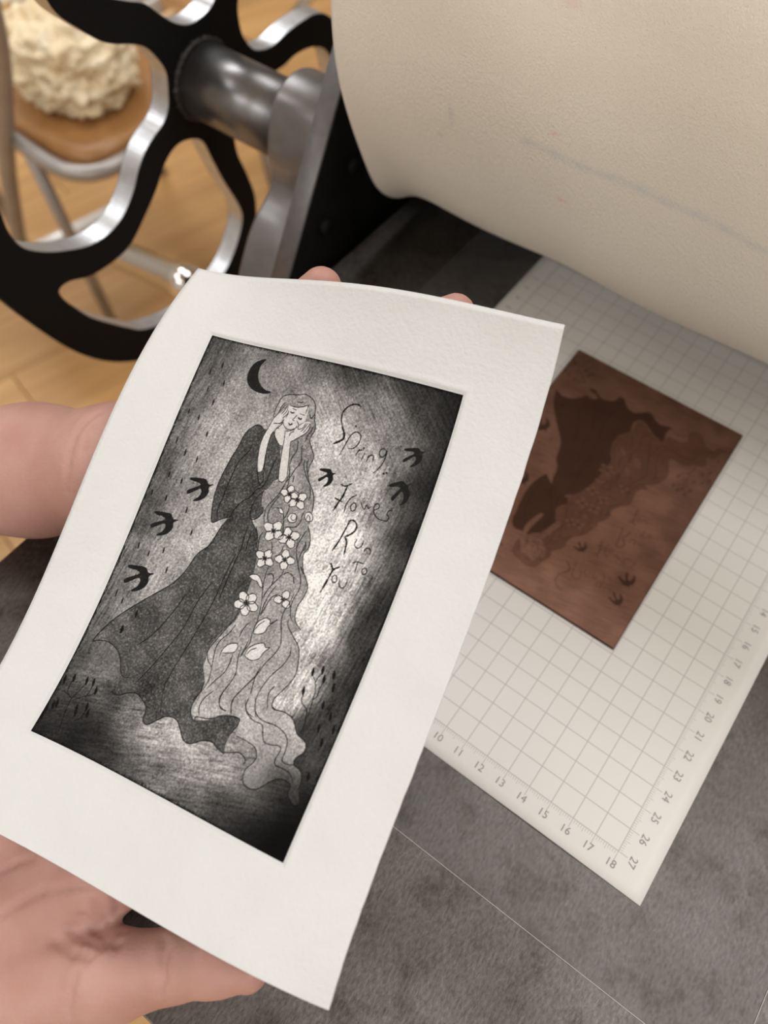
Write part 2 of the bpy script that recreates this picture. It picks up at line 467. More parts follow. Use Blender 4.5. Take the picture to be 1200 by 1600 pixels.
cb = tube('stand_crossbar', [(-54.0, 5.2, -32), (-11, 11.3, -32)], 1.75, M_CHROME, press, 32)
cb['label'] = 'chrome crossbar tube'
tube('crossbar_collar', [(-46.0, 6.3, -32), (-43.0, 6.75, -32)], 2.0, M_CHROME, cb, 32)

# bed
bed = box('press_bed', (-10.5, -41.6, -1.25), (33.6, 46.0, -.03), M_BED, None, .06)
tag(bed, 'worn dark grey steel press bed lying under the film and the gridded sheet', 'press bed')
# blackened underside supports of the bed are the press's own
box('bed_support', (-8.4, -39.0, -4.0), (33.8, 34.0, -1.3), M_FRAME_BLACK, press, .1)

# clear film
f_rot = math.radians(2.4)
film = box('plastic_film', (-5.4, -31.45, -.025), (24.5, 10.5, -.005), M_FILM, None)
tag(film, 'clear thin plastic film lying on the press bed under the gridded sheet', 'film')
box('film_edge', (-5.4, -31.467, -.027), (24.5, -31.45, .002), M_FILM_EDGE, film)
box('film_edge', (24.5, -31.467, -.027), (24.515, 10.5, .0), M_FILM_EDGE, film)

# ---------------------------------------------------------------- gridded sheet
def make_grid_mat():
    m, nt, b = new_mat('gridded_paper')
    tc = N(nt, 'ShaderNodeTexCoord'); sp = N(nt, 'ShaderNodeSeparateXYZ'); nt.links.new(tc.outputs['Object'], sp.inputs[0])
    def mth(op, a, b_=None, c=None):
        n = N(nt, 'ShaderNodeMath', operation=op)
        for k, x in enumerate((a, b_, c)):
            if x is None: continue
            if isinstance(x, (int, float)): n.inputs[k].default_value = x
            else: nt.links.new(x, n.inputs[k])
        return n.outputs[0]
    gx = mth('MULTIPLY', sp.outputs[0], 100.0); gy = mth('MULTIPLY', sp.outputs[1], -100.0)
    def inr(v, lo, hi): return mth('MULTIPLY', mth('GREATER_THAN', v, lo), mth('LESS_THAN', v, hi))
    def line(v, period, w):   # 1 on multiples of period
        return mth('LESS_THAN', mth('PINGPONG', v, period / 2.0), w)   # distance to nearest multiple
    def pp(v, period):
        return mth('ABSOLUTE', mth('SUBTRACT', mth('MODULO', mth('ADD', v, 100.0 + period / 2), period), period / 2))
    def soft(d, w):
        n = N(nt, 'ShaderNodeMapRange', interpolation_type='SMOOTHSTEP'); n.inputs[1].default_value = w * .35; n.inputs[2].default_value = w * 1.9; n.inputs[3].default_value = 1; n.inputs[4].default_value = 0
        nt.links.new(d, n.inputs[0]); return n.outputs[0]
    w = .017
    lx = mth('MULTIPLY', soft(pp(gx, 1.0), w), mth('MULTIPLY', inr(gy, -.02, 27.02), inr(gx, -.05, 18.05)))
    ly = mth('MULTIPLY', soft(pp(gy, 1.0), w), mth('MULTIPLY', inr(gx, -.02, 18.02), inr(gy, -.05, 27.05)))
    def ticks(along, across, n, base, sgn):
        # across measured outward from the frame line
        out = mth('MULTIPLY', mth('SUBTRACT', across, base), sgn)
        on = inr(along, -.03, n + .03)
        t1 = mth('MULTIPLY', soft(pp(along, .1), .010), inr(out, 0, .16))
        t5 = mth('MULTIPLY', soft(pp(along, .5), .011), inr(out, 0, .24))
        t10 = mth('MULTIPLY', soft(pp(along, 1.0), .014), inr(out, 0, .40))
        return mth('MULTIPLY', on, mth('MAXIMUM', t1, mth('MAXIMUM', t5, t10)))
    tk = mth('MAXIMUM', mth('MAXIMUM', ticks(gx, gy, 18, 27.0, 1.0), ticks(gx, gy, 18, 0.0, -1.0)), mth('MAXIMUM', ticks(gy, gx, 27, 18.0, 1.0), ticks(gy, gx, 27, 0.0, -1.0)))
    msk = mth('MAXIMUM', mth('MULTIPLY', mth('MAXIMUM', lx, ly), .66), mth('MULTIPLY', tk, .62))
    nz = N(nt, 'ShaderNodeTexNoise', Scale=25.0, Detail=3.0); nt.links.new(tc.outputs['Object'], nz.inputs['Vector'])
    pa = N(nt, 'ShaderNodeMix', data_type='RGBA'); pa.inputs[6].default_value = (.64, .62, .585, 1); pa.inputs[7].default_value = (.605, .585, .55, 1)
    nt.links.new(nz.outputs[0], pa.inputs[0])
    mx = N(nt, 'ShaderNodeMix', data_type='RGBA'); mx.inputs[7].default_value = (.27, .27, .26, 1)
    nt.links.new(msk, mx.inputs[0]); nt.links.new(pa.outputs[2], mx.inputs[6])
    nt.links.new(mx.outputs[2], b.inputs['Base Color']); b.inputs['Roughness'].default_value = .7; b.inputs['Specular IOR Level'].default_value = .25
    return m
M_GRID = make_grid_mat()
PX0, PX1, PY0, PY1 = -1.2, 19.55, -28.22, 1.4
def paper_sheet():
    xs = np.linspace(PX0, PX1, 40); ys = np.linspace(PY0, PY1, 60)
    X, Y = np.meshgrid(xs, ys)
    Z = .03 + .02 * np.sin(X * .7 + .3) * np.sin(Y * .5) * np.clip((X - PX0) / 4, 0, 1) + .10 * np.exp(-((PX1 - X) / 1.2) ** 2) * np.clip((Y + 26) / 10, 0, 1) * .6
    top = np.stack([X, Y, Z], -1).reshape(-1, 3); bot = top - np.array([0, 0, .018])
    n = len(top); F = [grid_faces(60, 40), grid_faces(60, 40, n, True)]
    idx = np.arange(n).reshape(60, 40)
    for e in (idx[0], idx[-1][::-1], idx[:, 0][::-1], idx[:, -1]):
        F.append(np.stack([e[1:], e[:-1], e[:-1] + n, e[1:] + n], 1))
    return fast_mesh('grid_sheet', np.vstack([top, bot]), np.vstack(F), M_GRID)
gs = paper_sheet()
tag(gs, 'white paper sheet printed with centimetre grid and ruler numbers under the copper plate', 'paper')
M_NUM = mat_basic('printed_grey', (.27, .265, .255), .8, 0, None, 50)
def number(txt, x, y, rot, size):
    cu = bpy.data.curves.new('number', 'FONT'); cu.body = txt; cu.size = size * S; cu.align_x = 'CENTER'; cu.align_y = 'CENTER'; cu.resolution_u = 3
    o = bpy.data.objects.new('tmp', cu); COL.objects.link(o)
    me = bpy.data.meshes.new_from_object(o.evaluated_get(bpy.context.evaluated_depsgraph_get())); bpy.data.objects.remove(o)
    me.name = 'ruler_number'; me.materials.clear()
    q = link('ruler_number', me, M_NUM, gs)
    z = .036 + .02 * math.sin(x * .7 + .3) * math.sin(y * .5) * min(1, max(0, (x - PX0) / 4)) + .06 * math.exp(-((PX1 - x) / 1.2) ** 2) * min(1, max(0, (y + 26) / 10))
    q.location = (x * S, y * S, (z + .006) * S); q.rotation_euler = (0, 0, rot)
for k in range(9, 19): number(str(k), k - .05, -27.56, 0, .44)
for k in range(12, 28): number(str(k), 18.62, -k - .05, -math.pi / 2, .44)
for k in range(2, 7): number(str(k), -.58, -k, math.pi / 2, .44)

# ---------------------------------------------------------------- the etching design, in plate coordinates (1/1000 cm, u right, v down)
ARTW, ARTH = 9.65, 14.55
ART_FILLS = """hair 3462 2203 3445 2040 3471 1743 3557 1474 3789 1339 4097 1283 4373 1211 4655 1289 4830 1430 4922 1709 4982 1936 5083 2113 5119 2305 5064 2461 5064 2642 5209 2848 5362 3050 5404 3241 5359 3415 5389 3630 5498 3943 5739 4158 5913 4431 5989 4731 6042 4917 6091 5144 6079 5329 6199 5513 6303 5762 6362 6057 6258 6221 6361 6520 6474 6719 6731 7011 6835 7210 6819 7496 6750 7799 6790 8110 6905 8301 7162 8465 7013 8586 6962 8696 7328 8977 7496 9324 7596 9736 7534 10070 7390 10390 7271 10656 7290 10869 7424 10949 7708 10906 7761 10897 8068 10965 8247 11104 8432 11307 8717 11399 8859 11523 8859 11726 8709 11943 8753 12126 8961 12174 9100 12293 9172 12483 9221 12723 9370 12963 9282 13085 9070 13024 8943 12882 8913 12677 8665 12604 8439 12675 8228 12872 8003 13142 7784 13232 7546 13198 7419 13072 7382 12817 7512 12561 7531 12349 7338 12153 6969 12092 6627 12087 6512 11685 6434 11597 6024 11636 5616 11841 5157 12067 4794 12061 4653 11773 4834 11311 4843 11011 4834 12099 4706 11756 4794 11327 4764 11020 4500 10635 4470 10404 4407 10020 4505 9658 4686 9267 4910 8861 4891 8045 4833 7318 4724 6769 4370 6294 4251 5825 4106 5704 4223 5545 4293 5276 4138 5074 4086 4675 4206 4516 4287 4265 4435 4120 4119 3217 3922 2896 3544 2411
dress 2728 2854 2888 2663 3059 2618 3243 2663 3413 2674 3691 2665 3880 2907 4089 3142 4327 3738 4435 4120 4287 4265 4206 4516 4086 4675 4102 4877 4174 5104 4342 5261 4289 5483 4164 5624 4021 5668 4169 5850 4367 6037 4523 6317 4682 6677 4724 6769 4833 7318 4891 8045 4910 8861 4686 9267 4505 9658 4407 10020 4470 10404 4500 10635 4764 11020 4794 11327 4706 11756 4834 12099 5058 12184 5523 12003 5930 11731 6419 11611 6488 11766 6419 12096 6409 12475 6496 12701 6183 12640 5941 12549 5619 12638 5282 12863 4987 12851 4720 12610 4424 12414 4062 12460 3814 12690 3568 12920 3357 12869 3277 12542 3136 12396 2735 12227 2396 12316 2120 12504 1822 12496 1911 12323 2256 12248 2426 12076 2222 11867 1963 11924 1795 11806 1581 11470 1322 11232 924 11113 583 11176 398 11264 471 10963 633 10560 939 10059 1461 9397 1952 8836 2192 8538 2431 8028 2605 7371 2954 6871 3021 6378 3071 6170 3167 5910 3234 5847 2936 6024 2667 6214 2532 5941 2424 5552 2366 5146 2372 4720 2421 4280 2488 3877 2573 3512 2616 3160
skin 3484 2260 3640 2055 3796 1852 3925 1699 3962 1978 3827 2175 3779 2353 3669 2609 3608 2811 3617 3184 3684 3583 3743 3900 3742 4067 3603 4127 3490 3887 3401 3577 3341 3258 3341 2965 3418 2568 3471 2346
skin 3690 2603 3830 2423 3928 2316 4073 2568 4148 2879 4172 3058 4031 3054 3859 2913 3721 2741
skin 3947 1694 4161 1705 4411 1627 4602 1522 4656 1732 4662 2054 4563 2159 4465 2265 4410 2361 4263 2459 4079 2464 3958 2391 3856 2251 3884 2079 3954 1897
skin 4073 2568 4228 2488 4382 2408 4480 2302 4374 2206 4409 2116 4529 2249 4675 2092 4843 2051 4891 2120 4877 2325 4746 2521 4441 2803 4408 2894 4512 3277 4617 3659 4708 4002 4624 4190 4465 4194 4375 3972 4273 3547 4188 3157 4148 2879 4096 2686
pale 4736 7475 4849 7366 5034 7354 5237 7502 5314 7668 5192 7637 5063 7536 4926 7533
pale 5681 9099 5628 8884 5688 8676 5874 8508 6044 8529 6092 8629 6200 8522 6063 8733 6027 8931 5874 9054
pale 5705 9833 5718 9597 5886 9399 6138 9263 6265 9356 6364 9344 6276 9536 6220 9740 6025 9879 5836 9878
pale 4906 10028 4902 9865 5049 9673 5274 9579 5354 9681 5311 9859 5137 9945
pale 4821 5057 4930 5045 5051 5173 4922 5191
pale 5293 5100 5460 5071 5572 5179 5545 5329 5386 5378 5253 5275
pale 5803 4928 5934 4869 6084 4965 6103 5120 5946 5168 5815 5066
black 2448 368 2115 521 1943 818 1974 1201 2203 1449 2584 1554 2904 1513 3059 1419 2808 1392 2535 1242 2354 985 2316 651
black 2215 4994 2023 5036 1874 4916 1624 4941 1333 5018 1299 5090 1406 5115 1628 5102 1747 5154 1581 5297 1388 5451 1365 5549 1444 5582 1609 5438 1775 5294 1866 5355 1847 5540 1721 5700 1744 5753 1932 5661 2088 5492 2136 5299 2085 5136
black 1482 6520 1287 6555 1145 6426 894 6441 600 6506 562 6577 666 6607 887 6605 1003 6663 828 6802 627 6950 598 7048 674 7086 847 6947 1022 6808 1109 6874 1079 7062 943 7220 962 7274 1157 7189 1323 7024 1383 6828 1343 6660
black 1410 8484 1202 8531 1040 8401 771 8430 459 8514 422 8592 536 8619 774 8605 903 8661 723 8818 515 8986 491 9092 576 9129 753 8972 932 8815 1031 8880 1011 9082 875 9257 900 9314 1104 9214 1273 9029 1324 8817 1269 8640
black 6349 3401 6227 3431 6122 3342 5958 3358 5768 3411 5749 3462 5823 3482 5970 3476 6053 3514 5952 3618 5832 3728 5822 3799 5878 3825 5979 3721 6080 3618 6144 3663 6143 3798 6070 3914 6089 3953 6207 3888 6298 3765 6317 3624 6274 3504
black 9019 1938 8874 1987 8756 1910 8564 1951 8338 2034 8313 2090 8398 2100 8571 2071 8666 2099 8541 2222 8394 2355 8379 2430 8443 2449 8567 2326 8692 2203 8764 2240 8756 2381 8664 2514 8683 2552 8826 2466 8939 2324 8969 2174 8925 2056
black 8886 3016 8756 3099 8599 3030 8415 3113 8214 3250 8212 3320 8306 3316 8475 3251 8585 3267 8508 3432 8411 3613 8428 3703 8502 3713 8579 3548 8657 3383 8748 3414 8800 3579 8760 3749 8796 3789 8909 3664 8967 3480 8934 3300 8838 3170
pale 5341 4523 5313 4587 5239 4618 5147 4636 5073 4584 5044 4513 5073 4444 5147 4397 5239 4421 5313 4457
pale 5007 4811 4933 4783 4895 4716 4870 4633 4926 4569 5005 4546 5085 4574 5141 4642 5117 4723 5080 4788
pale 4667 4500 4695 4436 4770 4404 4863 4386 4938 4439 4966 4510 4938 4580 4864 4627 4771 4603 4696 4566
pale 5005 4212 5078 4240 5116 4308 5140 4390 5084 4455 5005 4477 4926 4449 4869 4381 4893 4300 4932 4235
pale 5652 4838 5575 4873 5484 4852 5388 4808 5364 4716 5396 4638 5477 4599 5581 4607 5643 4686 5680 4764
pale 5120 4863 5076 4793 5097 4711 5143 4626 5245 4609 5334 4641 5382 4715 5377 4808 5290 4861 5204 4891
pale 5071 4384 5149 4349 5241 4371 5337 4416 5361 4508 5329 4586 5247 4625 5142 4617 5079 4537 5042 4458
pale 5604 4362 5646 4433 5625 4513 5580 4597 5478 4615 5390 4583 5343 4509 5348 4415 5435 4363 5521 4334
pale 5341 5955 5277 6019 5173 6029 5053 6017 4987 5929 4985 5835 5052 5764 5164 5736 5264 5798 5337 5867
pale 4801 6172 4724 6113 4709 6020 4718 5914 4816 5858 4923 5860 5006 5922 5043 6022 4977 6108 4901 6171
pale 4533 5683 4598 5618 4704 5608 4824 5621 4891 5710 4892 5804 4826 5875 4713 5904 4612 5842 4537 5772
pale 5078 5468 5154 5528 5168 5621 5159 5726 5061 5781 4955 5779 4872 5717 4835 5617 4902 5530 4979 5468
pale 5791 6154 5700 6173 5610 6130 5521 6062 5522 5962 5579 5889 5676 5867 5784 5900 5826 5996 5842 6085
pale 5222 6058 5197 5975 5243 5896 5316 5819 5430 5825 5514 5878 5542 5966 5510 6060 5402 6095 5302 6106
pale 5312 5553 5404 5535 5494 5579 5583 5647 5581 5747 5524 5820 5426 5842 5318 5809 5276 5712 5260 5623
pale 5879 5653 5903 5736 5858 5814 5785 5890 5673 5885 5589 5831 5561 5744 5594 5649 5701 5615 5800 5605
pale 5365 6869 5309 6927 5216 6937 5109 6928 5049 6850 5046 6767 5105 6703 5204 6677 5294 6731 5361 6791
pale 4885 7068 4816 7016 4802 6934 4808 6840 4896 6789 4991 6790 5065 6843 5100 6932 5041 7010 4975 7066
pale 4641 6637 4698 6578 4792 6569 4900 6578 4960 6657 4963 6740 4904 6804 4804 6831 4712 6777 4645 6716
pale 5125 6440 5193 6492 5207 6574 5200 6668 5113 6718 5018 6717 4943 6664 4910 6575 4968 6497 5036 6441
pale 6069 6524 6054 6599 5982 6648 5888 6686 5794 6644 5746 6572 5759 6491 5828 6424 5933 6432 6022 6457
pale 5779 6905 5693 6890 5635 6824 5588 6739 5632 6657 5712 6616 5804 6631 5882 6694 5877 6787 5852 6865
pale 5335 6634 5349 6558 5423 6508 5518 6470 5612 6513 5661 6585 5648 6666 5579 6733 5473 6725 5383 6701
pale 5629 6250 5715 6266 5773 6333 5819 6419 5774 6500 5695 6541 5602 6526 5524 6462 5530 6369 5555 6290
pale 5468 8364 5417 8445 5309 8476 5180 8487 5087 8408 5062 8310 5114 8222 5226 8170 5347 8215 5442 8273
pale 5097 8698 4990 8679 4919 8599 4862 8496 4919 8397 5019 8349 5133 8367 5228 8443 5220 8556 5189 8650
pale 4599 8487 4584 8394 4650 8312 4746 8237 4874 8256 4961 8324 4980 8423 4927 8523 4800 8549 4683 8549
pale 4668 8018 4767 7980 4878 8011 4994 8069 5015 8180 4969 8270 4866 8313 4737 8298 4666 8200 4627 8105
pale 5207 7945 5281 8015 5284 8115 5260 8225 5147 8274 5031 8262 4949 8189 4923 8079 5007 7994 5099 7935
pale 6466 7970 6397 8006 6313 7990 6222 7954 6197 7871 6223 7799 6296 7760 6392 7763 6452 7833 6489 7903
pale 5868 7886 5866 7814 5922 7757 6002 7707 6096 7731 6154 7789 6158 7866 6109 7938 6011 7947 5924 7939
pale 6238 7473 6309 7510 6337 7583 6349 7669 6281 7728 6197 7742 6119 7704 6072 7629 6109 7549 6159 7488"""
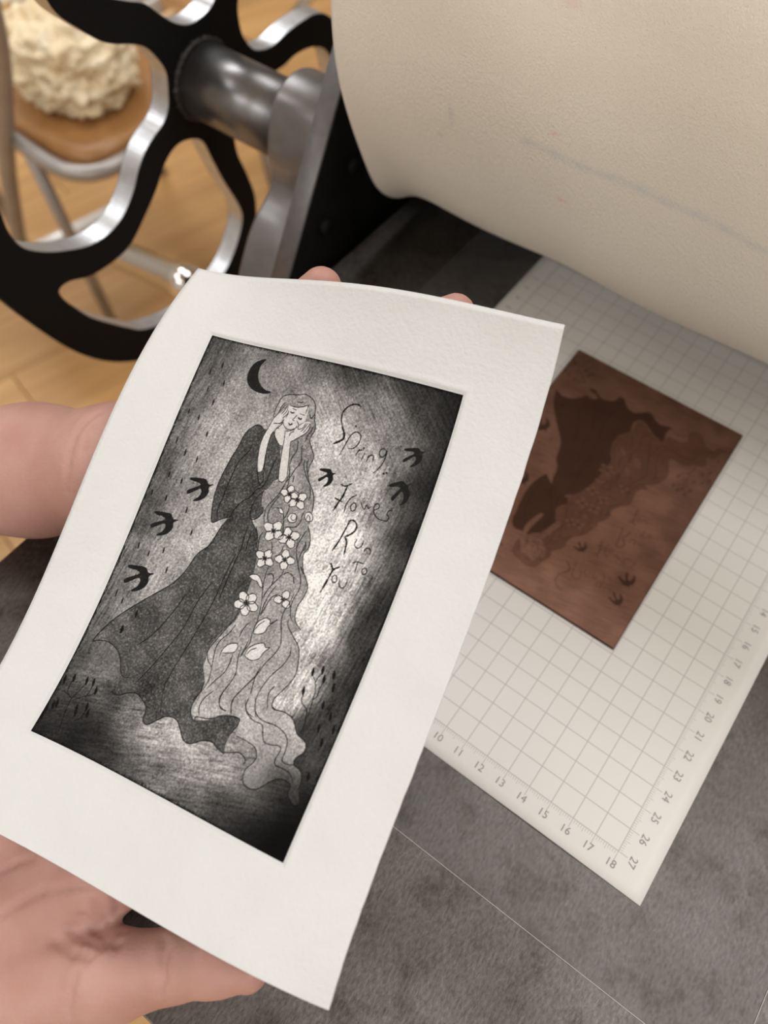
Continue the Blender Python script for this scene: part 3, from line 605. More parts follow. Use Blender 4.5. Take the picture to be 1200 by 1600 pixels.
ART_LINES = """22 5341 4523 5313 4587 5239 4618 5147 4636 5073 4584 5044 4513 5073 4444 5147 4397 5239 4421 5313 4457 5341 4523
22 5007 4811 4933 4783 4895 4716 4870 4633 4926 4569 5005 4546 5085 4574 5141 4642 5117 4723 5080 4788 5007 4811
22 4667 4500 4695 4436 4770 4404 4863 4386 4938 4439 4966 4510 4938 4580 4864 4627 4771 4603 4696 4566 4667 4500
22 5005 4212 5078 4240 5116 4308 5140 4390 5084 4455 5005 4477 4926 4449 4869 4381 4893 4300 4932 4235 5005 4212
30 5005 4512 5089 4521
30 5005 4512 4998 4586
30 5005 4512 4921 4502
30 5005 4512 5012 4437
22 5652 4838 5575 4873 5484 4852 5388 4808 5364 4716 5396 4638 5477 4599 5581 4607 5643 4686 5680 4764 5652 4838
22 5120 4863 5076 4793 5097 4711 5143 4626 5245 4609 5334 4641 5382 4715 5377 4808 5290 4861 5204 4891 5120 4863
22 5071 4384 5149 4349 5241 4371 5337 4416 5361 4508 5329 4586 5247 4625 5142 4617 5079 4537 5042 4458 5071 4384
22 5604 4362 5646 4433 5625 4513 5580 4597 5478 4615 5390 4583 5343 4509 5348 4415 5435 4363 5521 4334 5604 4362
30 5362 4612 5429 4674
30 5362 4612 5296 4670
30 5362 4612 5295 4550
30 5362 4612 5429 4554
22 5341 5955 5277 6019 5173 6029 5053 6017 4987 5929 4985 5835 5052 5764 5164 5736 5264 5798 5337 5867 5341 5955
22 4801 6172 4724 6113 4709 6020 4718 5914 4816 5858 4923 5860 5006 5922 5043 6022 4977 6108 4901 6171 4801 6172
22 4533 5683 4598 5618 4704 5608 4824 5621 4891 5710 4892 5804 4826 5875 4713 5904 4612 5842 4537 5772 4533 5683
22 5078 5468 5154 5528 5168 5621 5159 5726 5061 5781 4955 5779 4872 5717 4835 5617 4902 5530 4979 5468 5078 5468
30 4939 5820 5036 5861
30 4939 5820 4896 5904
30 4939 5820 4841 5778
30 4939 5820 4982 5735
22 5791 6154 5700 6173 5610 6130 5521 6062 5522 5962 5579 5889 5676 5867 5784 5900 5826 5996 5842 6085 5791 6154
22 5222 6058 5197 5975 5243 5896 5316 5819 5430 5825 5514 5878 5542 5966 5510 6060 5402 6095 5302 6106 5222 6058
22 5312 5553 5404 5535 5494 5579 5583 5647 5581 5747 5524 5820 5426 5842 5318 5809 5276 5712 5260 5623 5312 5553
22 5879 5653 5903 5736 5858 5814 5785 5890 5673 5885 5589 5831 5561 5744 5594 5649 5701 5615 5800 5605 5879 5653
30 5552 5855 5604 5934
30 5552 5855 5464 5899
30 5552 5855 5499 5775
30 5552 5855 5638 5811
22 5365 6869 5309 6927 5216 6937 5109 6928 5049 6850 5046 6767 5105 6703 5204 6677 5294 6731 5361 6791 5365 6869
22 4885 7068 4816 7016 4802 6934 4808 6840 4896 6789 4991 6790 5065 6843 5100 6932 5041 7010 4975 7066 4885 7068
22 4641 6637 4698 6578 4792 6569 4900 6578 4960 6657 4963 6740 4904 6804 4804 6831 4712 6777 4645 6716 4641 6637
22 5125 6440 5193 6492 5207 6574 5200 6668 5113 6718 5018 6717 4943 6664 4910 6575 4968 6497 5036 6441 5125 6440
30 5004 6754 5092 6789
30 5004 6754 4967 6829
30 5004 6754 4917 6718
30 5004 6754 5042 6678
22 6069 6524 6054 6599 5982 6648 5888 6686 5794 6644 5746 6572 5759 6491 5828 6424 5933 6432 6022 6457 6069 6524
22 5779 6905 5693 6890 5635 6824 5588 6739 5632 6657 5712 6616 5804 6631 5882 6694 5877 6787 5852 6865 5779 6905
22 5335 6634 5349 6558 5423 6508 5518 6470 5612 6513 5661 6585 5648 6666 5579 6733 5473 6725 5383 6701 5335 6634
22 5629 6250 5715 6266 5773 6333 5819 6419 5774 6500 5695 6541 5602 6526 5524 6462 5530 6369 5555 6290 5629 6250
30 5704 6579 5796 6572
30 5704 6579 5714 6661
30 5704 6579 5610 6585
30 5704 6579 5693 6496
22 5468 8364 5417 8445 5309 8476 5180 8487 5087 8408 5062 8310 5114 8222 5226 8170 5347 8215 5442 8273 5468 8364
22 5097 8698 4990 8679 4919 8599 4862 8496 4919 8397 5019 8349 5133 8367 5228 8443 5220 8556 5189 8650 5097 8698
22 4599 8487 4584 8394 4650 8312 4746 8237 4874 8256 4961 8324 4980 8423 4927 8523 4800 8549 4683 8549 4599 8487
22 4668 8018 4767 7980 4878 8011 4994 8069 5015 8180 4969 8270 4866 8313 4737 8298 4666 8200 4627 8105 4668 8018
22 5207 7945 5281 8015 5284 8115 5260 8225 5147 8274 5031 8262 4949 8189 4923 8079 5007 7994 5099 7935 5207 7945
30 5008 8303 5122 8327
30 5008 8303 5021 8403
30 5008 8303 4902 8341
30 5008 8303 4931 8226
30 5008 8303 5067 8218
22 6466 7970 6397 8006 6313 7990 6222 7954 6197 7871 6223 7799 6296 7760 6392 7763 6452 7833 6489 7903 6466 7970
22 5868 7886 5866 7814 5922 7757 6002 7707 6096 7731 6154 7789 6158 7866 6109 7938 6011 7947 5924 7939 5868 7886
22 6238 7473 6309 7510 6337 7583 6349 7669 6281 7728 6197 7742 6119 7704 6072 7629 6109 7549 6159 7488 6238 7473
30 6191 7777 6255 7830
30 6191 7777 6108 7798
30 6191 7777 6210 7702
22 5293 5100 5460 5071 5572 5179 5545 5329 5386 5378 5245 5278 5293 5100
20 5368 5119 5365 5242 5463 5293 5540 5230 5530 5131
22 5803 4928 5934 4869 6084 4965 6103 5120 5946 5168 5815 5066 5803 4928
20 5904 5120 5912 4976 6000 5030 6044 5138
22 4717 7433 4843 7354 5028 7341 5237 7502 5314 7668 5192 7637 5063 7536 4926 7533 4736 7475
22 5681 9099 5628 8884 5688 8676 5874 8508 6044 8529 6092 8629 6265 8439 6063 8733 6027 8931 5874 9054 5681 9099
22 5705 9833 5718 9597 5886 9399 6138 9263 6265 9356 6403 9316 6276 9536 6220 9740 6025 9879 5836 9878 5705 9833
22 4878 10131 4902 9865 5049 9673 5274 9579 5354 9681 5311 9859 5137 9945 4929 10020
22 5668 8963 5737 8776 5871 8612
22 5753 9770 5829 9604 5981 9480
20 4712 5069 4821 5057 4930 5045 5051 5173 4922 5191 4821 5057
20 5051 5173 5109 5278
24 3462 2203 3445 2040 3471 1743 3557 1474 3789 1339 4097 1283 4373 1211 4655 1289 4830 1430 4922 1709 4982 1936 5083 2113 5119 2305 5064 2461 5064 2642 5209 2848 5362 3050 5404 3241 5359 3415 5389 3630
24 4920 2680 4933 2474 4995 2337 5023 2168
24 5125 3275 5170 3507 5415 3845 5690 4091 5899 4395 5989 4731 6013 4845
24 5248 3242 5258 3442 5426 3761 5601 4036 5736 4321 5749 4519
24 4852 2860 4931 3124 5011 3388 4887 3707 4837 3925 4747 4156 4652 4593 4531 4855 4385 5166 4420 5444 4529 5699
24 4650 2749 4723 3057 4644 3323 4649 3568 4746 3869 4727 4161
24 4767 3863 4829 4132 4851 4413
24 4939 3897 4972 4092
24 4733 4570 4594 4898 4523 5166 4534 5409 4648 5622
24 6052 5317 6199 5513 6315 5759 6362 6057
24 5742 4886 5721 5054 5736 5251 5645 5461 5334 5576 5311 5787 5248 6010
24 6052 5478 5985 5741 5938 5997 5972 6180
24 5138 4779 5182 5052 5152 5306
24 5051 5173 5173 5462 5276 5757
24 4590 5968 4548 6186 4659 6594
24 4295 5873 4419 6103 4458 6214
24 6155 5829 6242 5982 6226 6100
24 3968 1689 4159 1698 4411 1627 4602 1522
24 4600 1826 4600 1704 4609 1541
24 3610 1979 3638 1807 3717 1644
24 4184 1516 4319 1506 4374 1465
24 4747 1791 4844 1929 4936 1746
24 3544 2411 3800 2347 3885 2203
24 6305 5780 6330 5962 6258 6221 6361 6520 6474 6719 6731 7011 6835 7210 6819 7496 6750 7799 6790 8110 6905 8301 7162 8465
24 5920 6043 6073 6375 6278 6688 6492 6996 6574 7297 6526 7594 6525 7875 6633 8164 6775 8300
24 6190 5816 6187 6054 6161 6300 6196 6502
24 6328 6625 6510 6802
24 6467 7520 6442 7809 6374 8113 6416 8424 6606 8821 6715 9150 6627 9501 6477 9829 6369 10232 6173 10667 6004 11046 5994 11319 6139 11575
24 6622 8307 6716 8505 7044 8759 7328 8977 7496 9324 7596 9736 7534 10070 7390 10390 7271 10656 7290 10869 7424 10949 7708 10906 8071 10927
24 7087 9063 7156 9311 7070 9659 6879 9999 6752 10361 6691 10742 6762 11071 6943 11354
24 6383 9954 6364 10325 6451 10788
24 7097 10322 7020 10574 7094 10812 7191 10995
24 6455 10942 6478 11179 6623 11345 6835 11395
24 5296 9934 5323 10295 5265 10593 5072 10940 4974 11160
24 5469 9640 5538 10032 5675 10442 5614 10830 5511 11232 5636 11500 5898 11579
24 4960 9069 4849 9391 4672 9689 4634 9985 4711 10285 4811 10621
24 4872 8673 4805 8980 4641 9417 4479 9852 4419 10156 4546 10391 4769 10544
24 4811 10621 4889 11008 4786 11414 4667 11688
24 5210 11186 5034 11457 4982 11749 5112 12016
24 5384 8827 5279 9052 5248 9368
24 5244 6926 5274 7347 5376 7742 5523 8167 5622 8651 5636 9115 5684 9424 5591 9874
24 5795 6844 5795 7082 5629 7421 5512 7745 5492 7988
24 5314 7200 5478 7147 5596 7289 5583 7436
24 5832 7046 5989 6924 6204 6996 6319 7194
24 5760 7473 5670 7739 5619 8087 5636 8459
24 5956 7667 5773 7847 5704 8153 5655 8499
24 5621 9353 5607 9591 5566 9930
24 5021 6180 5119 6342 5146 6526
24 5477 6182 5480 6372 5367 6600
24 7323 10900 7506 10934 7761 10897 8068 10965 8247 11104 8432 11307 8717 11399 8859 11523 8859 11726 8709 11943 8753 12126 8961 12174 9100 12293 9172 12483 9181 12697
24 6396 11062 6571 11330 6911 11483 7251 11492 7400 11713 7559 11904 7803 11899 8036 11829 8163 11914 8128 12199 8208 12347 8476 12350 8760 12389 8939 12579
24 6660 10866 6897 11253 7245 11377 7672 11351 8044 11437 8243 11610 8315 11899 8346 12157 8548 12187 8774 12117
24 6627 12087 6969 12092 7338 12153 7531 12349 7512 12561 7382 12817 7419 13072 7546 13198 7784 13232 8003 13142 8228 12872 8439 12675 8665 12604 8903 12659 8943 12882 9070 13024 9282 13085 9513 12945
24 6451 12668 6688 12587 6911 12484 7124 12513 7247 12600 7252 12735
24 5655 10660 5542 11094 5557 11381 5719 11561 5920 11556
24 6257 10486 6074 10894 5967 11225 6097 11560
24 6376 10441 6453 10800
26 2888 2663 2728 2854 2616 3160 2573 3512 2488 3877 2421 4280 2372 4720 2366 5146 2424 5552 2532 5941 2667 6214 2936 6024 3234 5847
26 3219 2661 3052 2599 2888 2663
26 3035 3257 3016 3557 2883 3806 2767 4093 2732 4569 2708 4957 2702 5381 2686 5724 2791 6070
26 3234 5847 3287 5538 3440 5240 3667 5006 3781 4722 3983 4539 4042 4232 4057 3813 4103 3469
26 3490 3887 3657 4258 3843 4538
26 3814 4130 3906 4353 3843 4538
26 3654 3508 3764 3894 3835 4124
26 4086 4675 3916 4932 3860 5240 3904 5559 4008 5693 4198 5594 4324 5349
26 4008 5693 4169 5850 4387 6031 4535 6313
26 3996 5986 4002 6315 4071 6781
26 3071 6170 2942 6777 2801 7191
26 4183 6094 4205 6458 4254 6722
26 3081 6188 3021 6378 2954 6871 2605 7371 2431 8028 2192 8538 1952 8836 1461 9397 939 10059 633 10560 471 10963 398 11264 583 11176 924 11113 1322 11232 1581 11470 1795 11806 1963 11924 2238 11861
26 1822 12496 2120 12504 2396 12316 2735 12227 3136 12396 3277 12542 3357 12869 3568 12920 3814 12690 4062 12460 4424 12414 4720 12610 4987 12851 5282 12863 5619 12638 5941 12549 6183 12640 6496 12701
26 5069 12202 5051 12093 5508 11978 5922 11718 6415 11604 6503 11760 6419 12096
26 4972 12201 4795 12036 4722 11750 4794 11327 4764 11020
26 3944 6934 3883 7628 3839 8733 3689 9948 3528 11074 3517 11728 3793 12422
26 3522 8085 3307 8831 3212 9786 2934 10717 2677 11473 2454 12008
26 2785 8758 2625 9406 2303 10280 1925 10839
26 4061 6559 4015 7501 4016 8505
20 3484 2260 3418 2568 3341 2965 3341 3258 3401 3577 3490 3887 3607 4126 3742 4067
20 3648 2676 3608 2811 3617 3184 3684 3583 3743 3900 3742 4067
20 4073 2568 4148 2879 4188 3157 4273 3547 4375 3972 4473 4192 4624 4190 4708 4002
20 4441 2803 4408 2894 4512 3277 4617 3659 4708 4002
20 3871 2288 3958 2391 4079 2464 4263 2459 4410 2361 4423 2275
20 3484 2260 3589 2047 3667 1883 3746 1720
20 3726 2034 3804 1871 3825 1743
20 3805 2057 3883 1894 3875 1751
20 3820 2156 3940 1983 3947 1878
20 3920 2111 3962 1978
20 4449 2821 4614 2656 4815 2463 4891 2302 4898 2138
20 4367 2126 4479 2241 4508 2377 4661 2298 4731 2118
20 4641 2425 4724 2282 4794 2103
20 4738 2441 4815 2280 4864 2106
20 4115 2557 4235 2507 4389 2427
20 4279 2680 4285 2576 4389 2488
20 3690 2603 3830 2423 3892 2283
20 3690 2603 3736 2778 3859 2913 4031 3054 4172 3058
20 4082 3123 4187 3095
20 4101 3172 4197 3146
20 3676 2628 3732 2530 3803 2533
30 4021 1890 4100 1912 4174 1886
18 4069 1768 4215 1787
35 4367 2004 4451 2044 4519 2016
18 4388 1876 4574 1881
18 4299 1946 4246 2053 4196 2127 4282 2147
35 4099 2274 4171 2317 4225 2263
22 8139 9580 8301 9741 8427 10000 8470 10289 8524 10743
22 8394 9419 8319 9624 8323 9755
22 8552 9647 8517 9879 8544 10087 8473 10244
22 8108 10208 8137 10416 8392 10578 8483 10759
22 8410 10531 8519 10906 8542 11264
20 850 14230 717 13731 672 13393 672 13163 790 12834 876 12542
20 662 13193 527 13117 301 13078
20 417 13032 385 12838 389 12604
20 734 13215 1000 12983 1212 12848 1316 12680
20 1084 12975 1123 12704 1117 12500
20 1149 13760 1305 13548 1313 13241
20 1049 13700 1037 13502
40 6473 1152 6333 1109 6147 1152 5991 1288 5901 1468 5925 1713 6032 1915
55 6032 1915 6167 2110 6205 2260 6120 2374 5919 2519
40 6482 1779 6505 1801
30 6258 2821 6319 2506 6397 2165 6529 1972 6681 1978 6778 2089 6752 2323 6638 2490 6479 2532
28 6793 2686 6853 2469
28 6817 2588 6882 2479 6955 2478
28 7047 2735 7064 2534
40 6978 2376 7005 2396
28 7219 2778 7231 2566
28 7230 2671 7295 2539 7391 2549 7414 2697
28 7759 2277 7646 2227 7554 2311 7566 2442 7670 2504 7758 2412 7772 2273 7794 2447 7750 2730 7655 2938 7562 3055
45 7897 2982 7917 2985
45 7981 2936 8001 2939
36 6639 3708 6817 3717 6990 3584
50 6872 3733 6841 4042 6765 4295 6698 4570
36 6596 4183 6864 4229
30 7268 3893 7132 4026 7048 4257 7069 4528
30 7297 4137 7210 4255 7266 4399 7370 4391 7396 4268 7344 4169 7272 4136
28 7505 4066 7594 4186 7692 4239 7715 4095 7804 4178 7869 4094
28 8001 4178 8123 4082 8121 3973 8020 3958 7975 4094 8053 4276 8214 4386 8379 4403
28 8596 4011 8484 4054 8458 4175 8560 4257 8522 4382 8363 4399
45 7359 4739 7305 5100 7240 5488 7146 5803
45 7315 4752 7460 4685 7617 4774 7646 4972 7521 5148 7393 5257
50 7401 5277 7510 5403 7549 5620 7572 5796
28 7803 5220 7794 5405 7921 5479 8025 5378 8034 5193
28 8172 5504 8201 5395 8313 5377 8379 5446 8385 5558
30 7951 5970 8084 5882 8291 5882
30 8089 5894 8120 6052 8126 6217
28 8412 5979 8334 6058 8372 6173 8461 6180 8499 6086 8441 5992 8383 5988
55 7277 6211 7405 6362
50 7580 6227 7419 6371 7369 6684 7295 7142
28 7538 6501 7482 6601 7530 6713 7624 6727 7654 6636 7606 6524 7538 6501
28 7753 6580 7791 6749 7905 6811 8000 6725 8017 6570"""
ART_DROPS = """857 952 85 32 0
509 1304 85 26 0
1171 1556 93 29 0
675 1917 85 26 0
1056 2301 93 32 0
339 2871 85 26 0
768 2978 85 29 0
1282 3429 85 32 0
337 3969 117 26 0
782 4281 117 29 0
1275 4373 93 29 0
1041 5237 85 32 0
539 5169 85 29 0
749 5971 85 32 0
1613 6124 85 32 0
2092 6767 85 32 0
1388 7658 85 29 0
926 7941 93 26 0
488 7804 93 29 0
1771 8233 93 29 0
430 9547 117 26 0
730 9699 93 26 0
214 5954 85 26 0
1396 9933 100 40 0
1158 10575 100 60 0
8099 9497 100 50 -8
8379 9336 100 50 -8
8529 9568 100 50 -8
8776 9345 100 50 -8
8922 9706 100 50 -8
8062 10116 100 50 -8
8920 9684 100 45 -8
9001 10924 100 45 -8
9453 10792 100 45 -8
9310 12251 100 45 -8
9266 11249 100 45 -8
9199 10482 100 45 -8
8838 10275 100 45 -8
400 12573 100 50 -6
851 12500 100 50 -6
1309 12667 100 50 -6
1092 12458 100 50 -6
132 12731 100 50 -6
995 13392 100 50 -6
1300 13221 100 50 -6
1442 13393 100 50 -6
300 13490 100 50 -6
212 13576 100 50 -6
61 13739 100 50 -6
1037 13502 100 50 -6
58 13995 100 50 -6"""
ART_TONES = """35 22 60 108 66 90 247 12 85 455 7 70 604 10 60 811 15 40 953 20 28 29 125 85 27 237 95 16 387 85 19 482 70 19 600 70 14 673 80 22 833 100 24 971 90 21 1064 75 10 1182 70 14 1314 55 21 1421 35 67 1359 50 109 1385 25 213 1387 28 188 1290 70 102 1213 95 294 1312 110 400 1313 150 564 1328 150 653 1312 140 473 1385 100 361 1411 70 268 1427 48 623 1421 75 737 1411 45 846 1401 22 941 1415 6 938 1326 12 878 1296 40 804 1326 75 731 1280 115 916 1242 40 903 1172 60 907 1093 45 920 1029 60 934 965 30 948 899 35 864 910 90 811 991 170 792 853 190 791 749 200 826 673 170 899 712 60 925 640 40 936 720 30 909 812 50 934 553 40 944 466 30 895 566 110 835 585 160 731 554 195 693 631 205 666 509 195 740 400 160 836 414 120 889 377 70 941 340 30 940 215 35 868 194 80 937 73 28 872 70 60 728 106 110 807 210 120 697 283 155 582 227 165 620 132 125 494 118 140 409 93 110 354 82 125 215 65 120 202 162 130 181 239 135 147 343 140 205 420 150 120 399 130 111 497 120 185 612 140 164 735 135 166 850 140 139 951 130 73 1021 120 124 586 110 243 685 150 270 631 160 280 536 150 326 339 150 521 509 150 629 911 150 710 776 180"""

def blur(a, axis, n):
    b_ = a.copy()
    for k in range(1, n + 1):
        b_ = b_ + np.roll(a, k, axis) + np.roll(a, -k, axis)
    return b_ / (2 * n + 1)
def norm(a): return (a - a.mean()) / (a.std() + 1e-9)
def sblur(a, du, dv, n):
    b_ = a.copy()
    for k in range(1, n + 1):
        su, sv = int(round(du * k)), int(round(dv * k))
        b_ = b_ + np.roll(a, (sv, su), (0, 1)) + np.roll(a, (-sv, -su), (0, 1))
    return b_ / (2 * n + 1)

def raster(nu, nv):
    us = np.linspace(0, ARTW, nu); vs = np.linspace(0, ARTH, nv); cell = us[1] - us[0]
    def fill(P):
        m = np.zeros((nv, nu), np.float32)
        P = cat(P, 5, True); x, y = P[:, 0], P[:, 1]; x2, y2 = np.roll(x, -1), np.roll(y, -1)
        r0 = max(0, int(np.searchsorted(vs, y.min()))); r1 = min(nv, int(np.searchsorted(vs, y.max())) + 1)
        for r in range(r0, r1):
            v = vs[r]; c = (y <= v) != (y2 <= v)
            if not c.any(): continue
            xi = np.sort(x[c] + (v - y[c]) * (x2[c] - x[c]) / (y2[c] - y[c]))
            for k in range(0, len(xi) - 1, 2):
                cov = np.clip((np.minimum(us + cell / 2, xi[k + 1]) - np.maximum(us - cell / 2, xi[k])) / cell, 0, 1)
                m[r] = np.maximum(m[r], cov)
        return m
    masks = {k: np.zeros((nv, nu), np.float32) for k in ('hair', 'dress', 'skin', 'pale', 'black', 'line')}
    for row in ART_FILLS.split('\n'):
        t = row.split(); P = np.array(t[1:], float).reshape(-1, 2) / 1000
        m = fill(P)
        if t[0] == 'skin': masks['dress'] *= 1 - m; masks['hair'] *= 1 - m
        if t[0] == 'dress': masks['hair'] *= 1 - m
        masks[t[0]] = np.maximum(masks[t[0]], m)
    L = masks['line']
    def seg(a, b, w0, w1):
        pad = max(w0, w1) / 2 + cell * 1.5
        i0 = max(0, int((min(a[0], b[0]) - pad) / cell)); i1 = min(nu, int((max(a[0], b[0]) + pad) / cell) + 2)
        cv_ = vs[1] - vs[0]
        j0 = max(0, int((min(a[1], b[1]) - pad) / cv_)); j1 = min(nv, int((max(a[1], b[1]) + pad) / cv_) + 2)
        if i0 >= i1 or j0 >= j1: return
        U, V = us[None, i0:i1], vs[j0:j1, None]
        d = b - a; l2 = d @ d + 1e-12
        t = np.clip(((U - a[0]) * d[0] + (V - a[1]) * d[1]) / l2, 0, 1)
        dist = np.hypot(U - a[0] - t * d[0], V - a[1] - t * d[1])
        c = np.clip(((w0 + t * (w1 - w0)) / 2 - dist) / cell + .5, 0, 1)
        L[j0:j1, i0:i1] = np.maximum(L[j0:j1, i0:i1], c)
    r_ = np.random.default_rng(3)
    for row in ART_LINES.split('\n'):
        t = row.split(); w = int(t[0]) / 1000 * 1.2; P = cat(np.array(t[1:], float).reshape(-1, 2) / 1000, 7)
        n = len(P); ww = w * (1 + .18 * r_.standard_normal(n)) * np.where(np.arange(n) < n * .08, .7, 1) * np.where(np.arange(n) > n * .9, .65, 1)
        ww = np.maximum(ww, .019)
        for k in range(n - 1): seg(P[k], P[k + 1], ww[k], ww[k + 1])
    for row in ART_DROPS.split('\n'):
        u, v, l, w, a = [float(x) for x in row.split()]
        u /= 1000; v /= 1000; l /= 800; w /= 700; a = math.radians(a - 6)
        d = np.array([-math.sin(a), math.cos(a)]) * l
        c = np.array([u, v]); seg(c - d * .9, c, w * .7, w * 1.5); seg(c, c + d * .8, w * 1.5, w * .9)
    # tone
    T = np.array(ART_TONES.split(), float).reshape(-1, 3); T[:, :2] /= 100
    cu_, cv2 = np.linspace(0, ARTW, 98), np.linspace(0, ARTH, 147)
    U, V = np.meshgrid(cu_, cv2)
    D2 = (U[..., None] - T[:, 0]) ** 2 + (V[..., None] - T[:, 1]) ** 2
    wgt = np.exp(-D2 / (2 * .42 ** 2)) + 1e-3 / (D2 + .05) ** 1.5
    tone = (wgt * T[:, 2]).sum(-1) / wgt.sum(-1)
    def ups(A):
        fu = np.linspace(0, 97, nu); fv = np.linspace(0, 146, nv)
        iu = np.minimum(fu.astype(int), 96); iv = np.minimum(fv.astype(int), 145); au = (fu - iu)[None]; av = (fv - iv)[:, None]
        return (A[iv][:, iu] * (1 - au) + A[iv][:, iu + 1] * au) * (1 - av) + (A[iv + 1][:, iu] * (1 - au) + A[iv + 1][:, iu + 1] * au) * av
    tone = ups(tone)
    masks['tone'] = tone; masks['us'] = us; masks['vs'] = vs
    return masks

def print_colours(nu, nv):
    m = raster(nu, nv); tone = m['tone']; us, vs = m['us'], m['vs']
    r_ = np.random.default_rng(11)
    wn = lambda: r_.standard_normal((nv, nu)).astype(np.float32)
    fine = norm(blur(blur(wn(), 0, 1), 1, 1))
    vert = norm(blur(sblur(wn(), -.12, 1, 16), 1, 1))
    diag = norm(blur(sblur(wn(), .75, .8, 14), 0, 1))
    hor = norm(blur(sblur(wn(), 1, -.25, 12), 0, 1))
    blot = wn()
    for n_ in (6, 9, 12): blot = blur(blur(blot, 0, n_), 1, n_)
    blot = norm(blot)
    U, V = us[None, :], vs[:, None]
    side = np.clip(1 - U / 2.8, 0, 1) + np.clip((U - 6.2) / 1.6, 0, 1)
    wv = np.clip(side, 0, 1); wd = np.clip((U - 3) / 2.5, 0, 1) * np.clip(1 - V / 5.0, 0, 1); wh = np.clip((V - 11.2) / 1.2, 0, 1)
    dirn = vert * wv * (1 - wh) * (1 - .8 * wd) + diag * wd + hor * wh * .8
    g = tone * (1 + .10 * fine + .105 * dirn + .05 * blot)
    # hair: even aquatint grey, lightening towards the hem
    ht = 128 + 8 * blot + 13 * fine + np.clip((V - 7.5) / 4, 0, 1) * 24 - np.clip((V - 12.0) / 1.5, 0, 1) * 50 * np.clip((U - 4.5) / 2.5, 0, 1)
    kb = np.clip((V - 11.6) / 1.1, 0, 1); kb = kb * kb * (3 - 2 * kb)
    ht = ht * (1 - kb) + np.minimum(ht, tone * 1.1 + 14 + 6 * fine) * kb
    g = g * (1 - m['hair']) + ht * m['hair']
    speck = (r_.random((nv, nu)) > .80) * (40 + 70 * r_.random((nv, nu)))
    speck = blur(blur(speck, 0, 1), 1, 1) * 1.4
    dt = 50 + speck * .8 + 6 * blot + np.clip((V - 6) / 3, 0, 1) * 6
    g = g * (1 - m['dress']) + dt * m['dress']
    g = g * (1 - m['skin']) + (182 + 6 * fine) * m['skin']
    g = g * (1 - m['pale']) + (190 + 6 * fine) * m['pale']
    g = g * (1 - m['black']) + (24 + 7 * np.abs(fine)) * m['black']
    g = g * (1 - m['line'] * .95) + 18 * m['line'] * .95
    # inky plate edge
    jag = .045 * (1 + .6 * norm(blur(wn(), 0, 4)))
    e = np.minimum(np.minimum(U, ARTW - U), np.minimum(V, ARTH - V))
    ed = np.clip(1 - (e - jag) / .03, 0, 1) * .8
    g = g * (1 - ed) + 14 * ed
    g = np.clip(g, 3, 215) / 220.0
    lin = np.where(g <= .04045, g / 12.92, ((g + .055) / 1.055) ** 2.4) * .78
    warm = np.stack([lin * 1.02, lin * .985, lin * .955, np.ones_like(lin)], -1)
    warm[..., :3] = np.maximum(warm[..., :3], .003)
    return warm, us, vs

# ---------------------------------------------------------------- held print
SH_O = np.array([-3.5689501, -23.79078643, 11.35323105])
SH_R = np.array([[0.96163325, 0.17588993, 0.21053319], [0.23947558, -0.91258998, -0.33140756], [0.13383923, 0.36911008, -0.91969821]]).T
SHEET_W = [(0,0,0.5498), (0,1,0.2196), (0,2,-1.5493), (0,3,-0.2970), (0,4,-0.2893), (0,5,0.5017), (1,0,0.0170), (1,1,-0.7944), (1,2,-0.8327), (1,3,1.6977), (1,4,0.0865), (1,5,0.3737), (2,0,-0.3785), (2,1,-0.6867), (2,2,1.0236), (2,3,-0.5491), (2,4,0.3056), (3,0,0.9570), (3,1,-0.0851), (3,2,0.0688), (3,3,0.3002), (4,0,-0.8104), (4,1,0.7313), (4,2,0.3087)]
def sheet_point(u, v, h):
    """paper coordinates (cm from the plate mark's corner) and height above the sheet -> bed space"""
    a = (u - ARTW / 2) / 8; b_ = (v - ARTH / 2) / 11
    w = sum(c * a ** i * b_ ** j for i, j, c in SHEET_W)
    L = np.stack([u, v, w - h], -1)
    return SH_O + L @ SH_R.T
def emboss(u, v):
    e = np.maximum(np.maximum(-u, u - ARTW), np.maximum(-v, v - ARTH))   # >0 outside the plate mark
    t = np.clip(e / .11, 0, 1); return -.045 * (1 - t * t * (3 - 2 * t)) + .012 * np.exp(-((e - .16) / .07) ** 2)
pr = empty('etching_print', sheet_point(np.float64(5), np.float64(17), -.1))
tag(pr, 'black ink etching of a long-haired woman on cream paper held over the press', 'print')
def knots(lo, hi, a, b_, step=.16):
    k = list(np.arange(lo, hi, step)) + [hi]
    for c in (a, b_):
        s_ = 1 if c == b_ else -1
        k = [x for x in k if abs(x - c) > .34] + list(c + s_ * np.array([-.3, -.2, -.1, -.03, 0, .02, .04, .06, .08, .1, .12, .15, .18, .22, .28, .33]))
    return np.array(sorted(set(k)))
ku = knots(-1.94, 12.16, 0, ARTW); kv = knots(-2.47, 17.38, 0, ARTH)
U, V = np.meshgrid(ku, kv)
rr = np.random.default_rng(5)
# a slightly torn right edge
tear = np.interp(kv, np.linspace(-2.5, 17.4, 60), rr.standard_normal(60) * .006)
U = U + np.where(ku == ku[-1], 1, 0)[None] * tear[:, None]
top = sheet_point(U, V, emboss(U, V)).reshape(-1, 3); bot = sheet_point(U, V, emboss(U, V) - .045).reshape(-1, 3)
nr, nc = U.shape; n_ = nr * nc
idx = np.arange(n_).reshape(nr, nc)
F = [grid_faces(nr, nc, 0, True), grid_faces(nr, nc, n_)]
for e in (idx[0], idx[-1][::-1], idx[:, 0][::-1], idx[:, -1]):
    F.append(np.stack([e[:-1], e[1:], e[1:] + n_, e[:-1] + n_], 1))
fast_mesh('paper', np.vstack([top, bot]), np.vstack(F), M_PAPER, pr)

